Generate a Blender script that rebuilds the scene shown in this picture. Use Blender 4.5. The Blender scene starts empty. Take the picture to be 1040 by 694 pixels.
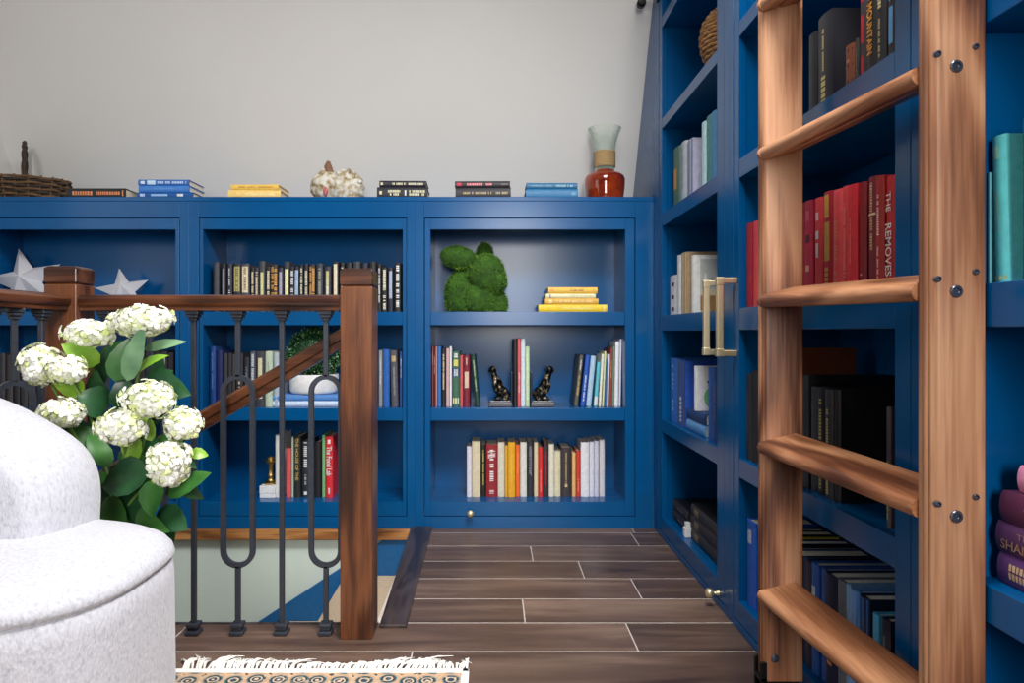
import bpy, math, random
from mathutils import Vector, Matrix, noise as mnoise

random.seed(7)
F, CX, CY, CH = 693.0, 500.0, 338.0, 0.80      # focal length (px), vanishing point, camera height
YB, XR = 2.79, 0.66                            # front planes of the far bookcase and of the side bookcase
SC = bpy.context.scene
COL = SC.collection

def wx(px, Y): return (px - CX) * Y / F
def wz(py, Y): return CH - (py - CY) * Y / F
def P(px, py, Y): return Vector((wx(px, Y), Y, wz(py, Y)))
def ysd(px, X): return X * F / (px - CX)       # depth of a point on the side case's plane X

# ------------------------------------------------------------------ materials
def lin(c):
    if isinstance(c, str):
        c = tuple(int(c[i:i + 2], 16) for i in (0, 2, 4))
    o = []
    for v in c[:3]:
        v = v / 255.0
        o.append(v / 12.92 if v <= 0.04045 else ((v + 0.055) / 1.055) ** 2.4)
    return (o[0], o[1], o[2], 1.0)

def newmat(name):
    m = bpy.data.materials.new(name); m.use_nodes = True
    nt = m.node_tree
    return m, nt, nt.nodes['Principled BSDF']

def N(nt, kind, **kw):
    n = nt.nodes.new(kind)
    for k, v in kw.items():
        if k in n.inputs: n.inputs[k].default_value = v
        else: setattr(n, k, v)
    return n

def coords(nt, scale=(1, 1, 1), which='Object'):
    tc = N(nt, 'ShaderNodeTexCoord'); mp = N(nt, 'ShaderNodeMapping')
    mp.inputs['Scale'].default_value = scale
    nt.links.new(tc.outputs[which], mp.inputs['Vector'])
    return mp.outputs['Vector']

def ramp(nt, fac, stops, interp='LINEAR'):
    r = N(nt, 'ShaderNodeValToRGB'); cr = r.color_ramp; cr.interpolation = interp
    while len(cr.elements) < len(stops): cr.elements.new(0.5)
    for e, (p, c) in zip(cr.elements, stops):
        e.position = p; e.color = c if len(c) == 4 else lin(c)
    nt.links.new(fac, r.inputs['Fac'])
    return r.outputs['Color']

def bump(nt, b, height, strength, dist=0.002):
    bp = N(nt, 'ShaderNodeBump'); bp.inputs['Strength'].default_value = strength
    bp.inputs['Distance'].default_value = dist
    nt.links.new(height, bp.inputs['Height']); nt.links.new(bp.outputs['Normal'], b.inputs['Normal'])

_cache = {}
def plain(c, rough=0.55, metal=0.0, vary=0.08, scale=60.0, spec=0.5, bmp=0.0):
    """solid colour with a faint procedural mottling"""
    key = (c if isinstance(c, str) else tuple(c), rough, metal, vary, scale, spec, bmp)
    if key in _cache: return _cache[key]
    m, nt, b = newmat('surface_' + (c if isinstance(c, str) else '%02x%02x%02x' % tuple(c)))
    v = coords(nt)
    nz = N(nt, 'ShaderNodeTexNoise'); nz.inputs['Scale'].default_value = scale; nz.inputs['Detail'].default_value = 3
    nt.links.new(v, nz.inputs['Vector'])
    l = lin(c)
    lo = tuple(x * (1 - vary) for x in l[:3]) + (1,); hi = tuple(min(1, x * (1 + vary)) for x in l[:3]) + (1,)
    nt.links.new(ramp(nt, nz.outputs['Fac'], [(0.3, lo), (0.7, hi)]), b.inputs['Base Color'])
    b.inputs['Roughness'].default_value = rough; b.inputs['Metallic'].default_value = metal
    b.inputs['Specular IOR Level'].default_value = spec
    if bmp: bump(nt, b, nz.outputs['Fac'], bmp)
    _cache[key] = m
    return m

def wood(name, dark, mid, light, axis=2, rough=0.4, scale=10.0, bands=16.0, coat=0.0, stretch=0.16, k=(0.14, 0.40, 0.55)):
    """grain: contour-like growth figure + fine pores + broad tone drift"""
    m, nt, b = newmat(name)
    s = [1.0, 1.0, 1.0]; s[axis] = stretch
    v = coords(nt, tuple(s))
    s2 = [1.0, 1.0, 1.0]; s2[axis] = 0.035
    v2 = coords(nt, tuple(s2))
    n1 = N(nt, 'ShaderNodeTexNoise'); n1.inputs['Scale'].default_value = scale; n1.inputs['Detail'].default_value = 1.5
    n1.inputs['Distortion'].default_value = 0.5
    n2 = N(nt, 'ShaderNodeTexNoise'); n2.inputs['Scale'].default_value = 190; n2.inputs['Detail'].default_value = 4
    n3 = N(nt, 'ShaderNodeTexNoise'); n3.inputs['Scale'].default_value = scale * 1.3; n3.inputs['Detail'].default_value = 3
    nt.links.new(v, n1.inputs['Vector']); nt.links.new(v2, n2.inputs['Vector']); nt.links.new(v, n3.inputs['Vector'])
    mu = N(nt, 'ShaderNodeMath', operation='MULTIPLY'); mu.inputs[1].default_value = bands * 6.283
    nt.links.new(n1.outputs['Fac'], mu.inputs[0])
    si = N(nt, 'ShaderNodeMath', operation='SINE'); nt.links.new(mu.outputs[0], si.inputs[0])
    acc = None; off = 0.5 - 0.5 * (k[1] + k[2])
    for src, w_ in ((si.outputs[0], k[0]), (n2.outputs['Fac'], k[1]), (n3.outputs['Fac'], k[2])):
        a = N(nt, 'ShaderNodeMath', operation='MULTIPLY_ADD'); a.inputs[1].default_value = w_; a.inputs[2].default_value = off
        nt.links.new(src, a.inputs[0])
        if acc is not None: nt.links.new(acc, a.inputs[2])
        acc = a.outputs[0]
    nt.links.new(ramp(nt, acc, [(0.28, dark), (0.5, mid), (0.72, light)]), b.inputs['Base Color'])
    b.inputs['Roughness'].default_value = rough
    b.inputs['Coat Weight'].default_value = coat; b.inputs['Coat Roughness'].default_value = 0.2
    bump(nt, b, n2.outputs['Fac'], 0.10, 0.001)
    return m

def paint_material():
    m, nt, b = newmat('navy_satin_paint')
    v = coords(nt)
    nz = N(nt, 'ShaderNodeTexNoise'); nz.inputs['Scale'].default_value = 5; nz.inputs['Detail'].default_value = 3
    nt.links.new(v, nz.inputs['Vector'])
    nt.links.new(ramp(nt, nz.outputs['Fac'], [(0.3, (0, 77, 132)), (0.7, (0, 84, 142))]), b.inputs['Base Color'])
    n2 = N(nt, 'ShaderNodeTexNoise'); n2.inputs['Scale'].default_value = 130; n2.inputs['Detail'].default_value = 2
    nt.links.new(v, n2.inputs['Vector'])
    bump(nt, b, n2.outputs['Fac'], 0.06, 0.001)
    b.inputs['Roughness'].default_value = 0.22
    b.inputs['Specular IOR Level'].default_value = 0.32
    return m

PAINT = paint_material()
WOOD_Z = wood('walnut_upright', (86, 48, 31), (152, 100, 69), (196, 146, 110), 2, 0.42, 7.0, 3.0, 0.0, 0.2, (0.2, 0.4, 0.55))
WOOD_Y = wood('walnut_tread', (84, 46, 28), (142, 90, 58), (190, 136, 98), 1, 0.36, 7.0, 3.0, 0.0, 0.2, (0.2, 0.4, 0.55))
NEWEL_Z = wood('stained_oak_post', (36, 15, 8), (76, 39, 20), (116, 68, 38), 2, 0.33, 16, 2.4, 0.2)
NEWEL_X = wood('stained_oak_rail', (30, 12, 7), (66, 33, 18), (104, 60, 35), 0, 0.3, 16, 2.4, 0.3)
NEWEL_Y = wood('stained_oak_rail_side', (30, 12, 7), (66, 33, 18), (104, 60, 35), 1, 0.3, 16, 2.4, 0.3)
OAK_X = wood('oak_edge', (96, 56, 26), (150, 98, 52), (190, 136, 82), 0, 0.4, 24, 2)
EBONY = wood('dark_threshold', (34, 28, 27), (52, 43, 41), (74, 63, 60), 1, 0.28, 20, 2)
IRON = plain((54, 58, 68), 0.42, 0.25, 0.15, 90)
BLACKM = plain((18, 18, 20), 0.35, 0.5)
BRASS = plain((240, 222, 180), 0.42, 0.85, 0.05, 30)
AGEDBRASS = plain((190, 160, 100), 0.35, 1.0, 0.05, 30)
STEEL = plain((112, 118, 132), 0.3, 0.9)
WHITE = plain((238, 238, 240), 0.4)
PAPER = plain((226, 214, 192), 0.85, 0, 0.12, 200)
PAPERW = plain((236, 232, 224), 0.85, 0, 0.1, 200)
WALL = plain((232, 230, 226), 0.9, 0, 0.01, 3)

def floor_material():
    m, nt, b = newmat('plank_tile')
    v = coords(nt, (0.12, 1, 1))
    at = N(nt, 'ShaderNodeAttribute'); at.attribute_name = 'tone'
    add = N(nt, 'ShaderNodeVectorMath', operation='MULTIPLY_ADD')
    add.inputs[1].default_value = (7.3, 3.1, 5.7)
    nt.links.new(at.outputs['Color'], add.inputs[0]); nt.links.new(v, add.inputs[2])
    n1 = N(nt, 'ShaderNodeTexNoise'); n1.inputs['Scale'].default_value = 16; n1.inputs['Detail'].default_value = 7
    n1.inputs['Distortion'].default_value = 0.8; n1.inputs['Roughness'].default_value = 0.65
    nt.links.new(add.outputs[0], n1.inputs['Vector'])
    n2 = N(nt, 'ShaderNodeTexNoise'); n2.inputs['Scale'].default_value = 5; n2.inputs['Detail'].default_value = 3
    nt.links.new(add.outputs[0], n2.inputs['Vector'])
    mx = N(nt, 'ShaderNodeMath', operation='MULTIPLY_ADD'); mx.inputs[1].default_value = 0.5
    nt.links.new(n2.outputs['Fac'], mx.inputs[0])
    h = N(nt, 'ShaderNodeMath', operation='MULTIPLY'); h.inputs[1].default_value = 0.5
    nt.links.new(n1.outputs['Fac'], h.inputs[0]); nt.links.new(h.outputs[0], mx.inputs[2])
    col = ramp(nt, mx.outputs[0], [(0.34, (54, 40, 35)), (0.5, (92, 72, 61)), (0.66, (132, 109, 94))])
    sv = N(nt, 'ShaderNodeSeparateColor'); nt.links.new(at.outputs['Color'], sv.inputs[0])
    hv = N(nt, 'ShaderNodeHueSaturation')
    mr = N(nt, 'ShaderNodeMapRange'); mr.inputs['To Min'].default_value = 0.8; mr.inputs['To Max'].default_value = 1.25
    nt.links.new(sv.outputs[0], mr.inputs['Value']); nt.links.new(mr.outputs[0], hv.inputs['Value'])
    nt.links.new(col, hv.inputs['Color']); nt.links.new(hv.outputs['Color'], b.inputs['Base Color'])
    b.inputs['Roughness'].default_value = 0.36
    bump(nt, b, n1.outputs['Fac'], 0.12, 0.002)
    return m
FLOORM = floor_material()
GROUT = plain((196, 188, 180), 0.9)

def boucle_material():
    m, nt, b = newmat('white_boucle')
    v = coords(nt, (1, 1, 0.45))
    n1 = N(nt, 'ShaderNodeTexNoise'); n1.inputs['Scale'].default_value = 190; n1.inputs['Detail'].default_value = 3
    nt.links.new(v, n1.inputs['Vector'])
    vo = N(nt, 'ShaderNodeTexVoronoi'); vo.inputs['Scale'].default_value = 300
    nt.links.new(v, vo.inputs['Vector'])
    nt.links.new(ramp(nt, n1.outputs['Fac'], [(0.30, (176, 176, 186)), (0.45, (193, 193, 202)), (0.7, (203, 203, 211))]), b.inputs['Base Color'])
    b.inputs['Roughness'].default_value = 0.95; b.inputs['Sheen Weight'].default_value = 0.3
    ad = N(nt, 'ShaderNodeMath', operation='ADD'); nt.links.new(n1.outputs['Fac'], ad.inputs[0]); nt.links.new(vo.outputs['Distance'], ad.inputs[1])
    bump(nt, b, ad.outputs[0], 0.3, 0.003)
    return m
BOUCLE = boucle_material()

def leaf_material(name, c1, c2, rough=0.4):
    m, nt, b = newmat(name)
    v = coords(nt)
    n = N(nt, 'ShaderNodeTexNoise'); n.inputs['Scale'].default_value = 22; n.inputs['Detail'].default_value = 4
    nt.links.new(v, n.inputs['Vector'])
    nt.links.new(ramp(nt, n.outputs['Fac'], [(0.3, c1), (0.7, c2)]), b.inputs['Base Color'])
    b.inputs['Roughness'].default_value = rough
    return m

# ------------------------------------------------------------------ mesh builder
class MB:
    def __init__(s): s.v = []; s.f = []; s.mi = []; s.c = []
    def add(s, verts, faces, mi=0, M=None, tone=None):
        o = len(s.v)
        for p in verts:
            p = Vector(p)
            s.v.append(tuple(M @ p) if M else tuple(p)); s.c.append(tone)
        for f in faces: s.f.append([i + o for i in f]); s.mi.append(mi)
    def box(s, x0, x1, y0, y1, z0, z1, mi=0, M=None, tone=None):
        v = [(x0, y0, z0), (x1, y0, z0), (x1, y1, z0), (x0, y1, z0), (x0, y0, z1), (x1, y0, z1), (x1, y1, z1), (x0, y1, z1)]
        s.add(v, [(0, 3, 2, 1), (4, 5, 6, 7), (0, 1, 5, 4), (1, 2, 6, 5), (2, 3, 7, 6), (3, 0, 4, 7)], mi, M, tone)
    def prism(s, poly, a, b, fn, mi=0, M=None):
        """poly: 2D points; fn(u, v, w) -> 3D; extruded from w = a to w = b"""
        n = len(poly)
        v = [fn(u, w, a) for u, w in poly] + [fn(u, w, b) for u, w in poly]
        f = [list(range(n))[::-1], [n + i for i in range(n)]] + [[i, (i + 1) % n, n + (i + 1) % n, n + i] for i in range(n)]
        s.add(v, f, mi, M)
    def lathe(s, prof, n=32, c=(0, 0, 0), mi=0, M=None, cap=True):
        v = []; f = []
        for r, z in prof:
            for i in range(n):
                a = 2 * math.pi * i / n
                v.append((c[0] + r * math.cos(a), c[1] + r * math.sin(a), c[2] + z))
        for k in range(len(prof) - 1):
            for i in range(n):
                j = (i + 1) % n
                f.append([k * n + i, k * n + j, (k + 1) * n + j, (k + 1) * n + i])
        if cap:
            f.append([i for i in range(n)][::-1]); f.append([(len(prof) - 1) * n + i for i in range(n)])
        s.add(v, f, mi, M)
    def tube(s, path, r, n=8, closed=False, mi=0, M=None, square=False):
        path = [Vector(p) for p in path]; m = len(path)
        rs = r if isinstance(r, (list, tuple)) else [r] * m
        v = []; f = []; up = None
        for i, p in enumerate(path):
            a = path[(i - 1) % m] if (closed or i > 0) else p
            b = path[(i + 1) % m] if (closed or i < m - 1) else p
            t = (b - a).normalized()
            if up is None: up = Vector((0, 1, 0)) if abs(t.y) < 0.9 else Vector((1, 0, 0))
            u = (up - t * up.dot(t)).normalized(); w = t.cross(u); up = u
            if square:
                q = [(-1, -1), (1, -1), (1, 1), (-1, 1)]
                v += [tuple(p + u * (a_ * rs[i]) + w * (b_ * rs[i])) for a_, b_ in q]
            else:
                v += [tuple(p + (u * math.cos(2 * math.pi * k / n) + w * math.sin(2 * math.pi * k / n)) * rs[i]) for k in range(n)]
        if square: n = 4
        for i in range(m if closed else m - 1):
            j = (i + 1) % m
            for k in range(n):
                l = (k + 1) % n
                f.append([i * n + k, i * n + l, j * n + l, j * n + k])
        if not closed:
            f.append([k for k in range(n)][::-1]); f.append([(m - 1) * n + k for k in range(n)])
        s.add(v, f, mi, M)
    def ball(s, c, r, nu=20, nv=12, mi=0, M=None, disp=None):
        rx, ry, rz = r if isinstance(r, (tuple, list)) else (r, r, r)
        v = []; f = []
        for j in range(nv + 1):
            th = math.pi * j / nv
            for i in range(nu):
                ph = 2 * math.pi * i / nu
                d = Vector((math.sin(th) * math.cos(ph), math.sin(th) * math.sin(ph), math.cos(th)))
                k = 1 + (disp(d) if disp else 0)
                v.append((c[0] + d.x * rx * k, c[1] + d.y * ry * k, c[2] + d.z * rz * k))
        for j in range(nv):
            for i in range(nu):
                l = (i + 1) % nu
                f.append([j * nu + i, (j + 1) * nu + i, (j + 1) * nu + l, j * nu + l])
        s.add(v, f, mi, M)
    def rings(s, rings, mi=0, closed_caps=True, M=None):
        n = len(rings[0]); v = [p for r in rings for p in r]; f = []
        for k in range(len(rings) - 1):
            for i in range(n):
                j = (i + 1) % n
                f.append([k * n + i, k * n + j, (k + 1) * n + j, (k + 1) * n + i])
        if closed_caps:
            f.append(list(range(n))[::-1]); f.append([(len(rings) - 1) * n + i for i in range(n)])
        s.add(v, f, mi, M)
    def build(s, name, mats, parent=None, smooth=None, bevel=0, loc=None, seg=2):
        me = bpy.data.meshes.new(name)
        me.from_pydata(s.v, [], s.f)
        mats = mats if isinstance(mats, (list, tuple)) else [mats]
        for m in mats: me.materials.append(m)
        if len(mats) > 1: me.polygons.foreach_set('material_index', s.mi)
        if any(c is not None for c in s.c):
            at = me.color_attributes.new('tone', 'FLOAT_COLOR', 'POINT')
            for i, c in enumerate(s.c): at.data[i].color = (c or (0, 0, 0)) + (1,)
        me.update(); me.validate()
        if smooth is not None:
            me.polygons.foreach_set('use_smooth', [True] * len(me.polygons))
            me.set_sharp_from_angle(angle=math.radians(smooth))
        o = bpy.data.objects.new(name, me); COL.objects.link(o)
        if parent: o.parent = parent
        if loc: o.location = loc
        if bevel:
            b = o.modifiers.new('edge', 'BEVEL'); b.width = bevel; b.segments = seg; b.limit_method = 'ANGLE'
            b.angle_limit = math.radians(40); b.harden_normals = False
        return o

def thing(name, label, cat, loc=(0, 0, 0), rot=(0, 0, 0), group=None):
    o = bpy.data.objects.new(name, None); COL.objects.link(o)
    o.empty_display_size = 0.05
    o.location = loc; o.rotation_euler = rot
    o['label'] = label; o['category'] = cat
    if group: o['group'] = group
    return o
def tag(o, label, cat, group=None):
    o['label'] = label; o['category'] = cat
    if group: o['group'] = group
    return o
def struct(o, label=None, cat=None):
    o['kind'] = 'structure'
    if label: o['label'] = label
    if cat: o['category'] = cat
    return o

# ------------------------------------------------------------------ setting
WELL_X0, WELL_X1, WELL_Y0 = -2.6, -0.32, 1.88
PITCH, LINE0 = 0.1693, 1.711
def build_floor():
    mb = MB()
    rnd = random.Random(3)
    joints = {5: 0.552, 4: 0.1426, 3: -0.9, 2: -0.75, 1: 0.0905, 0: 0.367, -1: -0.2, -2: 0.5, -3: 0.1}
    for k in range(-14, 7):
        y0 = LINE0 + (k) * PITCH; y1 = min(y0 + PITCH, 2.80)
        if y1 - y0 < 0.01: continue
        j = joints.get(k, rnd.uniform(-0.6, 0.6))
        xs = [j + 1.2 * i for i in range(-5, 4)]
        for a, b in zip(xs[:-1], xs[1:]):
            lo, hi = max(a, -3.0), min(b, 0.95)
            if y1 > WELL_Y0 + 0.01: lo = max(lo, -0.30)
            if hi - lo < 0.02: continue
            t = (rnd.random(), rnd.random(), rnd.random())
            g = 0.0017
            mb.box(lo + g, hi - g, y0 + 0.0024, y1 - 0.0024, -0.02, 0.0, 0, None, t)
    mb.box(-3.0, 0.95, -0.7, WELL_Y0, -0.04, -0.0004, 1, None, (0, 0, 0))
    mb.box(-0.32, 0.95, WELL_Y0, 2.80, -0.04, -0.0004, 1, None, (0, 0, 0))
    o = mb.build('floor', [FLOORM, GROUT])
    struct(o)
build_floor()

SLOPE = [(3.25, 1.33), (2.568, 2.60)]
mb = MB()
mb.prism([(3.25, -0.05), (3.25, 1.356), (2.568, 2.60), (2.668, 2.60), (3.37, 1.356), (3.37, -0.05)], -3.0, 1.15, lambda y, z, x: (x, y, z))
struct(mb.build('wall_back', WALL))
mb = MB(); mb.prism([(2.0, -0.05), (3.36, -0.05), (3.36, 1.356), (2.62, 2.60), (2.0, 2.60)], -2.31, -2.212, lambda y, z, x: (x, y, z)); struct(mb.build('wall_left', WALL))
mb = MB(); mb.box(-3.0, 1.15, -0.7, 2.62, 2.60, 2.68); struct(mb.build('ceiling', WALL))
mb = MB(); mb.box(1.0, 1.08, -0.7, 3.25, 0.0, 2.60); struct(mb.build('wall_right', WALL))

# stairwell below the floor
MINT = plain((206, 220, 212), 0.7, 0, 0.03, 4)
mb = MB(); mb.box(-2.7, -0.24, 2.803, 2.86, -1.8, -0.042); struct(mb.build('wall_stairwell', MINT))
mb = MB(); mb.box(-2.7, -0.32, 1.80, 1.88, -1.8, -0.042); struct(mb.build('wall_stairwell_front', MINT))
mb = MB(); mb.box(-2.7, -0.312, 2.765, 2.80, -0.042, 0.0); struct(mb.build('trim_1', OAK_X, bevel=0.004))
mb = MB(); mb.box(-2.7, -0.312, 1.868, 1.886, -0.042, 0.001); struct(mb.build('trim_2', EBONY, bevel=0.003))
TAN = plain((206, 184, 156), 0.85, 0, 0.1, 120)
mb = MB()
poly = [(-0.30, -0.042), (-0.435, -0.042), (-0.972, -0.394), (-1.9, -1.003), (-1.9, -1.45), (-0.30, -0.36)]
mb.prism(poly, 2.786, 2.80, lambda x, z, y: (x, y, z))
stairs = thing('staircase', 'carpeted stairs descending into the stairwell with tan treads', 'staircase', (-0.32, 2.3, -0.19))
sk = mb.build('skirt_board', plain((10, 92, 150), 0.5), None); sk.parent = stairs; sk.location = (0.32, -2.3, 0.19)
sk['label'] = 'blue painted stringer along the stairwell wall'
xe = -0.32
for k in range(6):
    z = -0.19 - 0.186 * k; x1 = xe - 0.268 * k; x0 = x1 - 0.268
    mb = MB(); mb.box(x0 - 0.014, x1, 1.882, 2.785, z - 0.03, z)
    o = mb.build('tread', TAN, stairs, bevel=0.006); o.location = (0.32, -2.3, 0.19)
    mb = MB(); mb.box(x1 - 0.012, x1, 1.882, 2.785, z, z + 0.186 - 0.03)
    o = mb.build('riser', TAN, stairs); o.location = (0.32, -2.3, 0.19)
# landing nosing
mb = MB()
mb.prism([(-0.306, 1.845), (-0.232, 1.845), (-0.245, 2.785), (-0.332, 2.785)], -0.03, 0.010, lambda x, y, z: (x, y, z))
tag(mb.build('threshold_strip', EBONY, bevel=0.003), 'dark wood nosing strip edging the landing beside the stairwell', 'nosing')

# ------------------------------------------------------------------ bookcases
def bookcase(label, loc, rotz, w, h, depth, ox0, ox1, otop, shelves, sx0, sx1, stop, sbot, obot, name='bookcase'):
    """local: x across, y into the case, front at y = 0"""
    t = thing(name, label, 'bookcase', loc, (0, 0, rotz), 'navy built-in bookcases')
    g = 0.0016
    mb = MB()
    mb.box(0, sx0 - g, 0, 0.022, 0, h); mb.box(sx1 + g, w, 0, 0.022, 0, h)
    mb.box(sx0 - g, sx1 + g, 0, 0.022, stop + g, h); mb.box(sx0 - g, sx1 + g, 0, 0.022, 0, sbot - g)
    mb.build('face_frame', PAINT, t, bevel=0.0012)
    mb = MB()
    mb.box(sx0 + g, ox0, 0.001, 0.022, sbot + g, stop - g); mb.box(ox1, sx1 - g, 0.001, 0.022, sbot + g, stop - g)
    mb.box(ox0, ox1, 0.001, 0.022, otop, stop - g); mb.box(ox0, ox1, 0.001, 0.022, sbot + g, obot)
    mb.build('door_frame', PAINT, t, bevel=0.001)
    for z0, z1 in shelves:
        mb = MB(); mb.box(ox0 + 0.0005, ox1 - 0.0005, 0.0015, depth, z0, z1); mb.build('shelf', PAINT, t, bevel=0.0015)
    mb = MB(); mb.box(ox0, ox1, 0.0225, depth, obot - 0.02, obot); mb.build('bottom_panel', PAINT, t)
    for a, b in ((ox0 - 0.018, ox0), (ox1, ox1 + 0.018)):
        mb = MB(); mb.box(a, b, 0.0225, depth, 0.0, h - 0.02); mb.build('side_panel', PAINT, t)
    mb = MB(); mb.box(ox0 - 0.018, ox1 + 0.018, depth, depth + 0.012, 0.0, h - 0.02); mb.build('back_panel', PAINT, t)
    mb = MB(); mb.box(0, w, 0.0225, depth + 0.012, h - 0.02, h); mb.build('top_panel', PAINT, t)
    return t

S1 = (0.830, 0.8857); S2 = (0.4396, 0.4912); OB = 0.1075
def backcase(label, px0, px1, pox0, pox1, psx0, psx1):
    x0 = wx(px0, YB)
    f = lambda p: wx(p, YB) - x0
    return bookcase(label, (x0, YB, 0), 0, f(px1), 1.338, 0.255, f(pox0), f(pox1), 1.2227, [S1, S2], f(psx0), f(psx1), 1.269, 0.049, OB)
case_c = backcase('navy built-in bookcase holding the green moss rabbit and yellow books', 422, 663.9, 437, 635, 431, 645)
case_l = backcase('navy built-in bookcase behind the newel post, with dark books and potted plant', 192, 422, 206, 409, 202, 413)
case_f = backcase('navy built-in bookcase holding the two white stars, behind the hydrangea', -40, 192, -20, 178, -24, 182)
mb = MB(); mb.box(wx(-40, YB), 0.66, YB - 0.001, 3.249, 1.3385, 1.3556)
tag(mb.build('ledge', PAINT, bevel=0.0015), 'long navy ledge running over the low bookcases, with ornaments on it', 'ledge')
# knob on the middle case
def knob(parent, p, axis):
    mb = MB(); M = Matrix.Translation(p) @ (Matrix.Rotation(math.radians(90), 4, 'X') if axis == 'y' else Matrix.Rotation(math.radians(-90), 4, 'Y'))
    mb.lathe([(0.008, 0), (0.008, 0.006), (0.005, 0.009), (0.005, 0.016), (0.011, 0.02), (0.0145, 0.027), (0.0135, 0.034), (0.008, 0.039), (0.001, 0.040)], 20, M=M)
    o = mb.build('knob', BRASS, parent, smooth=50); o['label'] = 'round brass knob'
x0c = wx(422, YB)
knob(case_c, Vector((wx(478, YB) - x0c, 0.001, 0.067)), 'y')

RS = [(0.412, 0.463), (0.807, 0.866), (1.214, 1.264), (1.594, 1.634), (1.990, 2.030)]
case_r1 = bookcase('tall navy bookcase in the far corner with brass pull and teal books', (XR, 2.79, 0), -math.pi / 2, 0.8915, 2.17, 0.27, 0.13, 0.784, 2.13, RS, 0.085, 0.845, 2.15, 0.022, 0.08)
case_r2 = bookcase('tall navy bookcase behind the ladder holding the red, black and blue book rows', (XR, 1.8975, 0), -math.pi / 2, 0.864, 2.17, 0.27, 0.068, 0.777, 2.13, RS, 0.028, 0.82, 2.15, 0.022, 0.08)
case_r3 = bookcase('tall navy bookcase at the picture edge holding teal and purple books', (XR, 1.0325, 0), -math.pi / 2, 0.8815, 2.17, 0.27, 0.088, 0.79, 2.13, RS, 0.045, 0.835, 2.15, 0.022, 0.08)
mb = MB()
mb.prism([(2.7905, 1.3562), (3.245, 1.3562), (2.805, 2.16), (2.7905, 2.17)], 0.66, 0.685, lambda y, z, x: (x, y, z))
o = mb.build('end_panel', PAINT); o.parent = case_r1; o.matrix_parent_inverse = (Matrix.Translation((XR, 2.79, 0)) @ Matrix.Rotation(-math.pi / 2, 4, 'Z')).inverted()
# stair-side filler between the far case and the side case
knob(case_r1, Vector((2.79 - 1.985, 0.0, 0.042)), 'y')
def pull(parent, Y, y0):
    x = y0 - Y; mb = MB()
    t = 0.0085
    mb.box(x - t, x + t, -0.054, -0.037, 0.752, 0.935)
    mb.box(x - t - .001, x + t + .001, -0.0555, -0.0355, 0.735, 0.757); mb.box(x - t - .001, x + t + .001, -0.0555, -0.0355, 0.928, 0.950)
    mb.box(x - t * .8, x + t * .8, -0.036, 0.0005, 0.736, 0.752); mb.box(x - t * .8, x + t * .8, -0.036, 0.0005, 0.933, 0.949)
    o = mb.build('handle', BRASS, parent, bevel=0.002); o['label'] = 'square satin brass bar pull'
pull(case_r1, 1.960, 2.79); pull(case_r2, 1.845, 1.8975)

# ladder rail (only its far end shows)
rail = thing('ladder_rail', 'black round ladder rail whose end shows at the ceiling slope', 'rail', (0.604, 2.775, 2.135))
mb = MB(); mb.tube([(0, 0, 0), (0, -2.5, 0)], 0.012, 14); mb.build('rail_tube', BLACKM, rail, smooth=50)
mb = MB(); mb.tube([(0, 0.004, 0), (0, -0.018, 0)], 0.018, 16); mb.build('end_cap', BLACKM, rail, smooth=50, bevel=0.002)
for yy in (-0.06, -1.2, -2.3):
    mb = MB(); mb.tube([(0, yy, 0), (0.0555, yy, 0)], 0.008, 12); mb.tube([(0.0495, yy, 0), (0.0555, yy, 0)], 0.02, 16)
    mb.build('bracket', BLACKM, rail, smooth=50)

# ------------------------------------------------------------------ books
_text = {}
def text_geo(s):
    if s in _text: return _text[s]
    cu = bpy.data.curves.new('title_text', 'FONT'); cu.body = s; cu.resolution_u = 3; cu.offset = 0.012
    ob = bpy.data.objects.new('title_text', cu); COL.objects.link(ob)
    dg = bpy.context.evaluated_depsgraph_get()
    me = bpy.data.meshes.new_from_object(ob.evaluated_get(dg))
    v = [tuple(p.co) for p in me.vertices]; f = [list(p.vertices) for p in me.polygons]
    bpy.data.objects.remove(ob); bpy.data.curves.remove(cu); bpy.data.meshes.remove(me)
    xs = [p[0] for p in v]; ys = [p[1] for p in v]
    x0, x1, y0, y1 = min(xs), max(xs), min(ys), max(ys)
    v = [((p[0] - x0) / (x1 - x0), (p[1] - y0) / (y1 - y0) - 0.5) for p in v]
    _text[s] = (v, f)
    return _text[s]

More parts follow.
